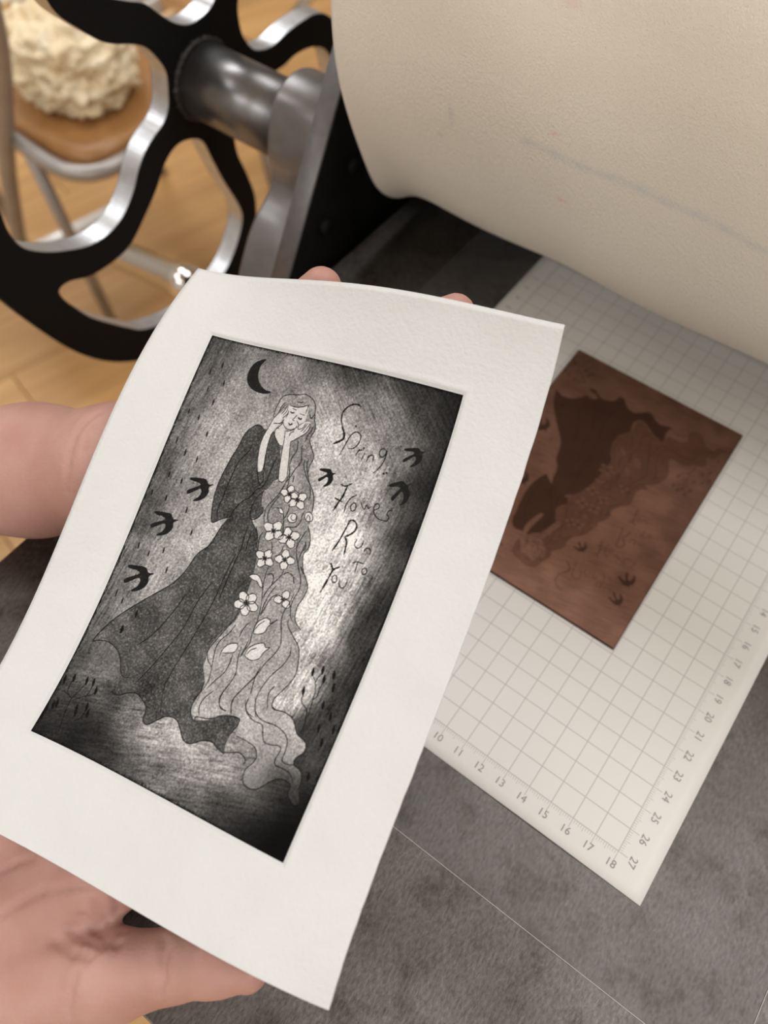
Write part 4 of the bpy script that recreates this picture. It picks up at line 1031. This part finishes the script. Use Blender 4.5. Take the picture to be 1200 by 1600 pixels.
def make_ink_mat(name, rough, metal=0.0):
    m, nt, b = new_mat(name)
    at = N(nt, 'ShaderNodeAttribute'); at.attribute_name = 'ink'
    nt.links.new(at.outputs['Color'], b.inputs['Base Color'])
    b.inputs['Roughness'].default_value = rough; b.inputs['Metallic'].default_value = metal
    b.inputs['Specular IOR Level'].default_value = .04
    return m
def coloured_grid(name, P, colours, mat, parent, flip=False):
    nv, nu = P.shape[:2]
    o = fast_mesh(name, P.reshape(-1, 3), grid_faces(nv, nu, 0, flip), mat, parent)
    at = o.data.color_attributes.new('ink', 'FLOAT_COLOR', 'POINT')
    at.data.foreach_set('color', colours.reshape(-1).astype(np.float32))
    return o
NU, NV = 540, 814
colr, us, vs = print_colours(NU, NV)
U, V = np.meshgrid(us, vs)
M_INK = make_ink_mat('etching_ink', .75)
im = coloured_grid('printed_image', sheet_point(U, V, emboss(U, V) + .004), colr, M_INK, pr, True)
im['label'] = 'dark inked image with woman, moon, swallows and the words Spring Flower Run To You'

# ---------------------------------------------------------------- copper plate
def plate_colours(nu, nv):
    m = raster(nu, nv); us, vs = m['us'], m['vs']
    r_ = np.random.default_rng(21)
    wn = lambda: r_.standard_normal((nv, nu)).astype(np.float32)
    blot = wn()
    for n_ in (4, 7, 10): blot = blur(blur(blot, 0, n_), 1, n_)
    blot = norm(blot); fine = norm(blur(sblur(wn(), 1, .2, 8), 0, 1))
    for k in ('hair', 'dress', 'skin', 'pale', 'black', 'line'):
        m[k] = blur(blur(m[k], 0, 1), 1, 1)
    # etched tone is faint on the metal: dark ink areas only slightly darker
    f = 1 - .30 * (1 - m['tone'] / 200) + .06 * blot + .04 * fine
    c = np.array([.225, .119, .084])[None, None] * f[..., None]
    def mixc(c, col, w): return c * (1 - w[..., None]) + np.array(col) * w[..., None]
    c = mixc(c, (.100, .046, .030), m['hair'] * .62)
    c = mixc(c, (.050, .024, .016), m['dress'] * .85)
    c = mixc(c, (.215, .115, .078), m['pale'] * .5)
    c = mixc(c, (.045, .024, .018), m['black'] * .85)
    c = mixc(c, (.03, .016, .011), m['line'] * .55)
    c = np.clip(c, .01, 1)
    return np.concatenate([c, np.ones((nv, nu, 1))], -1), us, vs
PA = math.radians(.55)
PE_U = np.array([math.cos(PA), math.sin(PA), 0]); PE_V = np.array([-math.sin(PA), math.cos(PA), 0])
P0 = np.array([13.97, -19.83, 0]) - PE_U * ARTW
cp = empty('copper_plate', P0 + PE_U * 5 + PE_V * 7)
tag(cp, 'etched copper printing plate with the mirrored woman lying on the gridded sheet', 'plate')
def plate_body():
    bm = bmesh.new(); bmesh.ops.create_cube(bm, size=1.0)
    for v in bm.verts:
        p = P0 + PE_U * (v.co.x + .5) * ARTW + PE_V * (v.co.y + .5) * ARTH; v.co = Vector((p[0], p[1], .16 if v.co.z > 0 else .055))
    bmesh.ops.bevel(bm, geom=[e for e in bm.edges if e.verts[0].co.z > .1 and e.verts[1].co.z > .1], offset=.05, segments=2, affect='EDGES')
    bmesh.ops.scale(bm, vec=(S, S, S), verts=bm.verts[:])
    me = bpy.data.meshes.new('plate_body'); bm.to_mesh(me); bm.free()
    return link('plate_body', me, mat_basic('inky_copper_edge', (.05, .026, .018), .4, .6, (.09, .045, .03), 300), cp)
plate_body()
pc, us, vs = plate_colours(330, 498)
U, V = np.meshgrid(us, vs)
PP = P0 + (U * .991 + .04)[..., None] * PE_U + (V * .994 + .04)[..., None] * PE_V + np.array([0, 0, .1615])
M_COPPER = make_ink_mat('etched_copper', .42, .55)
coloured_grid('etched_face', PP, pc, M_COPPER, cp)

# ---------------------------------------------------------------- felt blanket thrown back over the roller
def make_felt():
    m, nt, b = new_mat('wool_felt')
    tc = N(nt, 'ShaderNodeTexCoord'); o = tc.outputs['Object']
    n1 = N(nt, 'ShaderNodeTexNoise', Scale=22.0, Detail=4.0); nt.links.new(o, n1.inputs['Vector'])
    n2 = N(nt, 'ShaderNodeTexNoise', Scale=1500.0, Detail=6.0, Roughness=.7); nt.links.new(o, n2.inputs['Vector'])
    mx = N(nt, 'ShaderNodeMix', data_type='RGBA'); mx.inputs[6].default_value = (.84, .77, .66, 1); mx.inputs[7].default_value = (.79, .72, .605, 1)
    nt.links.new(n1.outputs[0], mx.inputs[0])
    # stains: blue dye line and red specks carried as an attribute on the cloth
    at = N(nt, 'ShaderNodeAttribute'); at.attribute_name = 'stain'
    mm = N(nt, 'ShaderNodeMix', data_type='RGBA', blend_type='MULTIPLY'); mm.inputs[0].default_value = 1.0
    nt.links.new(mx.outputs[2], mm.inputs[6]); nt.links.new(at.outputs['Color'], mm.inputs[7])
    nt.links.new(mm.outputs[2], b.inputs['Base Color'])
    b.inputs['Roughness'].default_value = .95; b.inputs['Specular IOR Level'].default_value = .1
    b.inputs['Sheen Weight'].default_value = .25; b.inputs['Sheen Roughness'].default_value = .6
    mp = N(nt, 'ShaderNodeMapping'); mp.inputs['Scale'].default_value = (1, .55, .55); nt.links.new(o, mp.inputs[0])
    n3 = N(nt, 'ShaderNodeTexNoise', Scale=760.0, Detail=5.0, Roughness=.65); nt.links.new(mp.outputs[0], n3.inputs['Vector'])
    ad = N(nt, 'ShaderNodeMath', operation='ADD'); nt.links.new(n2.outputs[0], ad.inputs[0]); nt.links.new(n3.outputs[0], ad.inputs[1])
    bp = N(nt, 'ShaderNodeBump', Strength=.85, Distance=.00045); nt.links.new(ad.outputs[0], bp.inputs['Height']); nt.links.new(bp.outputs[0], b.inputs['Normal'])
    return m
M_FELT = make_felt()
FPROF = [(5.6, .55), (3.0, .75), (.6, 1.2), (-1.8, 2.1), (-3.8, 3.40), (-5.7, 5.3), (-7.3, 7.8), (-8.4, 10.4), (-9.1, 12.9), (-9.45, 15.3), (-9.5, 18.0), (-9.0, 21.0), (-7.4, 24.0), (-4.5, 26.4), (0, 27.4), (5, 26.2), (9, 22.8), (11.2, 17.5), (12.2, 11.5), (13.0, 5.0)]
FX0, FX1 = -9.5, 33.0
def felt():
    prof = cat(FPROF, 20); n = len(prof)
    d = np.gradient(prof, axis=0); d /= np.linalg.norm(d, axis=1)[:, None]
    nrm = np.stack([d[:, 1], -d[:, 0]], 1)            # towards the viewer / outside
    if nrm[n // 3, 0] > 0: nrm = -nrm
    arc = np.r_[0, np.cumsum(np.linalg.norm(np.diff(prof, axis=0), axis=1))]
    xs = np.r_[np.linspace(FX0, -6, 24), np.linspace(-6, FX1, 190)[1:]]
    w = np.exp(-((arc - np.interp(-3.8, -prof[:n // 3, 0][::1] * -1, arc[:n // 3]) if False else arc - arc[20 * 4]) / 5.0) ** 2)
    V = []
    for side in (0, 1):
        for x in xs:
            fl = math.exp(-(x - FX0) / 1.05)
            y = prof[:, 0] - .95 * fl * w; z = prof[:, 1] - .45 * fl * w
            wob = .10 * np.sin(x * .55 + arc * .35) + .08 * np.sin(x * .21 - arc * .5 + 1.3)
            wob = wob * np.clip(arc / 8, 0, 1)
            off = wob - side * .42
            V.append(np.stack([np.full(n, x), y + nrm[:, 0] * off, z + nrm[:, 1] * off], 1))
    V = np.vstack(V); m_ = len(xs); tot = m_ * n
    idx = np.arange(tot).reshape(m_, n)
    F = [grid_faces(m_, n, 0, False), grid_faces(m_, n, tot, True)]
    for e in (idx[0], idx[-1][::-1], idx[:, 0][::-1], idx[:, -1]):
        F.append(np.stack([e[1:], e[:-1], e[:-1] + tot, e[1:] + tot], 1))
    o = fast_mesh('felt_blanket', V, np.vstack(F), M_FELT)
    return o, xs, arc
fb, fxs, farc = felt()
tag(fb, 'thick cream wool felt blanket folded back over the press roller', 'felt blanket')
def stains():
    o = fb; n = len(o.data.vertices)
    co = np.empty(n * 3, np.float32); o.data.vertices.foreach_get('co', co); co = co.reshape(-1, 3) / S
    c = np.ones((n, 4), np.float32)
    def ell(x0, z0, rx, rz, col, amt):
        w = amt * np.exp(-((co[:, 0] - x0) / rx) ** 2 - ((co[:, 2] - z0) / rz) ** 2) * (co[:, 1] < -1)
        c[:, :3] = c[:, :3] * (1 - w[:, None]) + np.array(col) * w[:, None]
    front = (co[:, 1] < -1)
    r_ = np.random.default_rng(2)
    zline = 12.95 + .05 * np.sin(co[:, 0] * 1.7)
    wl = .36 * np.exp(-((co[:, 2] - zline) / .19) ** 2) * np.clip((co[:, 0] + .25) / .5, 0, 1) * front * (.8 + .2 * np.sin(co[:, 0] * 5.1))
    c[:, :3] = c[:, :3] * (1 - wl[:, None]) + np.array([.55, .66, .86]) * wl[:, None]
    ell(-3.48, 12.5, .10, .42, (.6, .68, .75), .5)
    ell(-4.22, 11.02, .09, .09, (.2, .2, .2), .5)
    ell(1.46, 13.9, .16, .10, (1.0, .45, .40), .5)
    ell(2.10, 10.67, .16, .12, (1.0, .45, .40), .5)
    ell(1.05, 18.6, .35, .2, (1.0, .75, .70), .4)
    at = o.data.color_attributes.new('stain', 'FLOAT_COLOR', 'POINT'); at.data.foreach_set('color', c.ravel())
stains()

# ---------------------------------------------------------------- person: two bare arms
def make_skin():
    m, nt, b = new_mat('skin')
    tc = N(nt, 'ShaderNodeTexCoord'); o = tc.outputs['Object']
    n1 = N(nt, 'ShaderNodeTexNoise', Scale=38.0, Detail=4.0); nt.links.new(o, n1.inputs['Vector'])
    rp = N(nt, 'ShaderNodeValToRGB'); rp.color_ramp.elements[0].position = .32; rp.color_ramp.elements[1].position = .68
    rp.color_ramp.elements[0].color = (.40, .205, .166, 1); rp.color_ramp.elements[1].color = (.465, .27, .224, 1)
    nt.links.new(n1.outputs[0], rp.inputs[0]); nt.links.new(rp.outputs[0], b.inputs['Base Color'])
    b.inputs['Roughness'].default_value = .48; b.inputs['Specular IOR Level'].default_value = .35
    b.inputs['Subsurface Weight'].default_value = .25; b.inputs['Subsurface Radius'].default_value = (.006, .0025, .0015); b.inputs['Subsurface Scale'].default_value = 1.0
    n2 = N(nt, 'ShaderNodeTexNoise', Scale=900.0, Detail=3.0); nt.links.new(o, n2.inputs['Vector'])
    n3 = N(nt, 'ShaderNodeTexNoise', Scale=160.0, Detail=4.0); nt.links.new(o, n3.inputs['Vector'])
    ad = N(nt, 'ShaderNodeMath', operation='ADD'); nt.links.new(n2.outputs[0], ad.inputs[0]); nt.links.new(n3.outputs[0], ad.inputs[1])
    bp = N(nt, 'ShaderNodeBump', Strength=.35, Distance=.0004); nt.links.new(ad.outputs[0], bp.inputs['Height']); nt.links.new(bp.outputs[0], b.inputs['Normal'])
    return m
M_SKIN = make_skin()
LARM = [(-39.37, -44.28, -7.23, 4.30), (-26.75, -37.86, -2.66, 3.90), (-15.89, -32.89, 2.00, 3.05), (-8.91, -29.86, 5.14, 2.55), (-5.31, -28.17, 6.75, 2.1)]
LPALM = [[(-4.98, -27.90, 6.98, 1.90), (-2.96, -25.24, 8.57, 1.55), (-0.61, -22.65, 10.25, 1.15)], [(-5.23, -28.05, 6.80, 2.00), (-2.25, -25.72, 8.27, 1.60), (0.66, -23.51, 9.87, 1.15)],
         [(-4.97, -28.34, 6.72, 2.00), (-1.60, -26.48, 8.03, 1.60), (1.29, -24.69, 9.36, 1.1)], [(-4.71, -28.62, 6.63, 1.90), (-1.19, -27.34, 7.72, 1.50), (1.54, -26.10, 8.81, 1.05)]]
LFING = [[(-4.32, -27.23, 7.42, 1.30), (-3.07, -24.64, 9.16, 1.20), (-2.31, -22.00, 10.85, 1.00), (-1.60, -20.12, 12.15, 0.74)],
         [(-0.61, -22.65, 10.25, 1.10), (1.39, -20.72, 11.46, 0.92), (2.56, -19.74, 12.38, 0.85), (3.42, -19.12, 13.21, 0.66)],
         [(0.66, -23.51, 9.87, 1.10), (2.98, -21.71, 10.96, 0.95), (4.43, -20.82, 11.88, 0.88), (5.58, -20.42, 12.67, 0.70)],
         [(1.29, -24.69, 9.36, 1.05), (3.65, -23.33, 10.27, 0.90), (5.20, -22.59, 11.15, 0.84), (6.28, -22.28, 11.90, 0.68)],
         [(1.54, -26.10, 8.81, 0.95), (3.52, -25.33, 9.54, 0.80), (4.81, -24.90, 10.26, 0.74), (5.85, -24.60, 10.90, 0.60)]]
RARM = [(-20.42, -70.80, -17.56, 4.40), (-11.84, -60.89, -11.02, 3.90), (-4.27, -52.25, -4.46, 3.20), (-0.12, -47.06, -0.44, 2.60)]
RPALM = [[(-0.30, -46.49, -0.13, 2.10), (2.13, -42.51, 2.06, 1.75), (4.08, -39.07, 4.09, 1.22)], [(-0.30, -46.49, -0.13, 2.10), (1.37, -42.22, 1.90, 1.70), (2.66, -38.59, 3.93, 1.30)],
         [(-0.70, -46.31, -0.09, 2.00), (0.04, -41.97, 1.86, 1.60), (0.58, -38.54, 3.62, 1.20)], [(-1.10, -46.12, -0.06, 1.90), (-1.25, -42.13, 1.66, 1.50), (-1.50, -38.91, 3.24, 1.05)]]
RFING = [[(1.47, -45.85, 0.62, 1.90), (4.45, -42.62, 2.68, 1.85), (6.30, -40.86, 3.92, 1.36), (7.80, -39.39, 4.90, 1.00), (8.89, -38.51, 5.61, 0.93), (9.84, -38.14, 6.09, 0.58)],
         [(4.08, -39.07, 4.09, 1.15), (6.44, -36.08, 5.57, 1.00), (7.70, -34.29, 6.87, 0.90), (8.54, -33.07, 8.00, 0.70)],
         [(2.66, -38.59, 3.93, 1.20), (4.60, -35.00, 5.60, 1.00), (5.98, -32.88, 7.04, 0.92), (6.89, -31.63, 8.28, 0.72)],
         [(0.58, -38.54, 3.62, 1.10), (1.94, -34.78, 5.31, 0.95), (2.92, -32.65, 6.68, 0.86), (3.62, -31.29, 7.91, 0.68)],
         [(-1.50, -38.91, 3.24, 1.00), (-0.75, -35.74, 4.72, 0.82), (0.03, -33.92, 5.93, 0.76), (0.57, -32.58, 7.01, 0.62)]]
RCREASE = [([(2.43, -41.69, 4.30), (2.71, -41.06, 4.53), (3.08, -40.45, 4.78), (3.76, -39.77, 5.19), (4.34, -39.32, 5.39)], 0.070, 0.16),
           ([(1.38, -40.85, 4.23), (1.68, -40.34, 4.48), (2.10, -39.92, 4.75)], 0.070, 0.16),
           ([(4.61, -40.12, 4.78), (5.15, -40.14, 4.52), (5.80, -40.08, 5.05), (6.17, -39.94, 5.22)], 0.090, 0.20),
           ([(4.76, -39.60, 5.12), (5.21, -39.79, 4.53), (5.79, -39.91, 4.92)], 0.070, 0.18),
           ([(4.45, -40.61, 4.46), (5.19, -40.47, 4.77), (5.83, -40.28, 5.17)], 0.070, 0.18),
           ([(4.34, -41.13, 4.42), (5.20, -40.94, 4.92), (5.75, -40.69, 5.23)], 0.080, 0.20),
           ([(7.15, -38.95, 5.64), (7.59, -39.22, 5.98), (8.01, -39.71, 5.95), (8.13, -40.11, 5.63)], 0.050, 0.20),
           ([(7.34, -38.90, 5.77), (7.85, -39.23, 6.07)], 0.020, 0.10),
           ([(5.69, -41.21, 5.18), (5.95, -41.62, 5.12), (6.28, -42.18, 4.71)], 0.030, 0.15),
           ([(5.02, -38.98, 5.32), (5.39, -39.37, 4.59), (5.85, -39.70, 4.76)], 0.080, 0.20)]
LCREASE = [([(-6.00, -27.80, 9.15), (-6.19, -28.43, 9.08), (-5.95, -29.22, 8.95), (-5.53, -29.97, 8.57), (-5.16, -30.54, 7.91)], 0.070, 0.20),
           ([(-5.49, -27.82, 9.30), (-5.55, -28.40, 9.27), (-5.22, -29.02, 9.16), (-5.02, -29.35, 9.02)], 0.070, 0.18),
           ([(-6.84, -28.26, 8.76), (-6.56, -28.86, 8.84), (-6.14, -29.53, 8.74)], 0.020, 0.10)]
def hand_sdf(arm, palm, fing, creases, web=.55, thumb_k=.55):
    def f(X, Y, Z):
        d = chain_sdf(X, Y, Z, arm, 1.0)
        p = None
        for ch in palm:
            e = chain_sdf(X, Y, Z, ch, .8); p = e if p is None else smin(p, e, .7)
        d = smin(d, p, 1.4)
        t = chain_sdf(X, Y, Z, fing[0], .3); d = smin(d, t, thumb_k)
        g = None
        for ch in fing[1:]:
            e = chain_sdf(X, Y, Z, ch, .2); g = e if g is None else np.minimum(g, e)
        d = smin(d, g, web)
        for cr, r, k in creases:
            for a, b_ in zip(cr[:-1], cr[1:]):
                e = cone_capsule(X, Y, Z, (*a, r), (*b_, r))
                d = -smin(-d, e, k)
        return d
    return f
def below_sheet(P):
    """skin never pokes through the paper: flatten it against the back of the sheet"""
    L = (P - SH_O) @ SH_R
    u, v = L[:, 0], L[:, 1]
    a = (np.clip(u, -1.9, 12.1) - ARTW / 2) / 8; b_ = (np.clip(v, -2.4, 17.3) - ARTH / 2) / 11
    w = sum(c * a ** i * b_ ** j for i, j, c in SHEET_W) + .10
    m_ = (u > -1.94) & (u < 12.2) & (v > -2.47) & (v < 17.38)
    L[:, 2] = np.where(m_, np.maximum(L[:, 2], w), L[:, 2])
    return SH_O + L @ SH_R.T
person = empty('person', (-40, -70, FLOOR_Z))
tag(person, 'person with bare arms holding the finished print up from underneath', 'person')
P_, F_ = surface_nets(hand_sdf(LARM, LPALM, LFING, LCREASE), (-44, -50, -13), (8, -17, 15), .15)
fast_mesh('left_arm', below_sheet(P_.astype(float)), F_, M_SKIN, person)
P_, F_ = surface_nets(hand_sdf(RARM, RPALM, RFING, RCREASE), (-26, -77, -23), (12, -30, 10), .11)
fast_mesh('right_arm', below_sheet(P_.astype(float)), F_, M_SKIN, person)

# ---------------------------------------------------------------- chair and the things on it, behind the wheel
ch = empty('pipe_chair', (-92, 36, FLOOR_Z))
tag(ch, 'chrome tube folding chair with brown seat seen through the wheel', 'chair')
SZ = -38.0
M_SEAT = mat_basic('brown_vinyl_seat', (.40, .20, .07), .35, 0, (.33, .16, .055), 40)
rim = [(-113, 17.5, SZ), (-89, 16.3, SZ), (-80, 15.8, SZ), (-76, 16.6, SZ), (-73.4, 19.4, SZ), (-72.6, 25, SZ), (-72.5, 32, SZ), (-72.5, 56, SZ)]
tube('seat_rail', rim, 1.15, M_DULL_TUBE, ch, 16, 8)
def seat():
    c = cat([(-110, 18.8), (-90, 18), (-79, 17.8), (-75.2, 20.5), (-74.4, 27), (-74.4, 52), (-76, 55), (-108, 56), (-111, 52)], 4, True)
    V = [(x, y, SZ + 1.0) for x, y in c] + [(x, y, SZ - .8) for x, y in c]; n = len(c)
    cx, cy = c.mean(0); inner = [((x - cx) * .93 + cx, (y - cy) * .93 + cy, SZ + 1.5) for x, y in c]
    V += inner
    F = [list(range(2 * n, 3 * n)), list(range(n, 2 * n))[::-1]]
    for i in range(n):
        j = (i + 1) % n
        F += [[i, j, 2 * n + j, 2 * n + i], [n + i, n + j, j, i]]
    return mesh('seat', V, F, M_SEAT, ch)
seat()
tube('leg', [(-84.5, 15.8, SZ), (-88.5, 21.5, FLOOR_Z)], .95, M_DULL_TUBE, ch)
tube('leg', [(-110, 18, SZ), (-113, 24, FLOOR_Z)], .95, M_DULL_TUBE, ch)
tube('leg', [(-73, 48, SZ), (-76, 58, FLOOR_Z)], .95, M_DULL_TUBE, ch)
tube('leg', [(-111, 50, SZ), (-114, 60, FLOOR_Z)], .95, M_DULL_TUBE, ch)
tube('back_post', [(-74.5, 13.0, -8.0), (-79.5, 14.2, -22), (-92, 15.6, -44), (-103, 17.5, -66)], 1.25, M_DULL_TUBE, ch, 16)
tube('floor_bar', [(-116.5, 14, FLOOR_Z + 1.6), (-110.0, 49.5, FLOOR_Z + 1.6)], 1.6, M_WHITE_TUBE, ch)
tube('side_brace', [(-100, 72, -62), (-113, 122, -58)], 1.3, M_CHROME, ch)

# fluffy bag
def fluffy():
    bm = bmesh.new(); bmesh.ops.create_icosphere(bm, subdivisions=6, radius=1.0)
    from mathutils import noise
    for v in bm.verts:
        p = v.co.copy()
        d1 = noise.noise(p * 2.2 + Vector((3, 1, 7))); d2 = noise.noise(p * 6.0); d3 = noise.noise(p * 16.0 + Vector((9, 2, 4)))
        curl = abs(noise.noise(p * 9.0 + Vector((1, 8, 2))))
        r = 1 + .16 * d1 + .16 * d2 + .04 * d3 - .10 * curl
        q = Vector((p.x * 9.6, p.y * 8.6, p.z * 6.8)) * r
        if q.z < -4.4: q.z = -4.4 + (q.z + 4.4) * .12
        v.co = (q + Vector((-87.5, 28.5, SZ + 1.5 + 5.0))) * S
    for f in bm.faces: f.smooth = True
    me = bpy.data.meshes.new('fluffy_bag'); bm.to_mesh(me); bm.free()
    return me
M_FLUFF = mat_basic('cream_fleece', (.90, .80, .60), .95, 0, (.72, .56, .34), 30, .003, 200, spec=.1)
bag = link('fluffy_bag', fluffy(), M_FLUFF)
tag(bag, 'fluffy cream fleece bag resting on the brown chair seat', 'bag')
M_BAND = mat_basic('cream_band', (.85, .78, .60), .5)
tube('handle', [(-99.5, 22, SZ + 9.0), (-96.5, 28, SZ + 11.6), (-93.0, 36, SZ + 10.0)], .55, M_BAND, bag, 12)
tube('handle', [(-101.5, 24, SZ + 10.0), (-99, 30, SZ + 12.6), (-96.0, 38, SZ + 11.0)], .5, M_BAND, bag, 12)
# clear pouch and small things at the back of the seat
M_POUCH, nt_, b_ = new_mat('smoky_vinyl'); b_.inputs['Base Color'].default_value = (.42, .40, .37, 1); b_.inputs['Roughness'].default_value = .15; b_.inputs['Transmission Weight'].default_value = .4
pouch = box('vinyl_pouch', (-108.5, 34, SZ + 1.5), (-98.5, 44, SZ + 13), M_POUCH, None, 1.6)
tag(pouch, 'smoky clear vinyl pouch behind the fluffy bag on the chair', 'pouch')
def ring(name, c, R_, r, h, mat):
    V = []; F = []; n = 40
    for i in range(n):
        a = 2 * math.pi * i / n
        for rad, z in ((R_, 0), (R_, h), (r, h), (r, 0)):
            V.append((c[0] + rad * math.cos(a), c[1] + rad * math.sin(a), c[2] + z))
    for i in range(n):
        for j in range(4):
            F.append([i * 4 + j, ((i + 1) % n) * 4 + j, ((i + 1) % n) * 4 + (j + 1) % 4, i * 4 + (j + 1) % 4])
    return mesh(name, V, F, mat, None, False)
tp = ring('tape_roll', (-96.5, 49.5, SZ + 1.56), 3.6, 2.6, 2.4, mat_basic('grey_tape', (.55, .52, .47), .5))
tag(tp, 'grey tape roll at the back of the chair seat', 'tape roll')
st_ = tube('tan_strap', [(-92, 44.5, SZ + 2.0), (-90.5, 48, SZ + 2.4), (-91, 51.5, SZ + 2.0)], .8, mat_basic('tan_leather', (.62, .42, .22), .5), None, 12)
tag(st_, 'short tan strap lying beside the tape roll', 'strap')
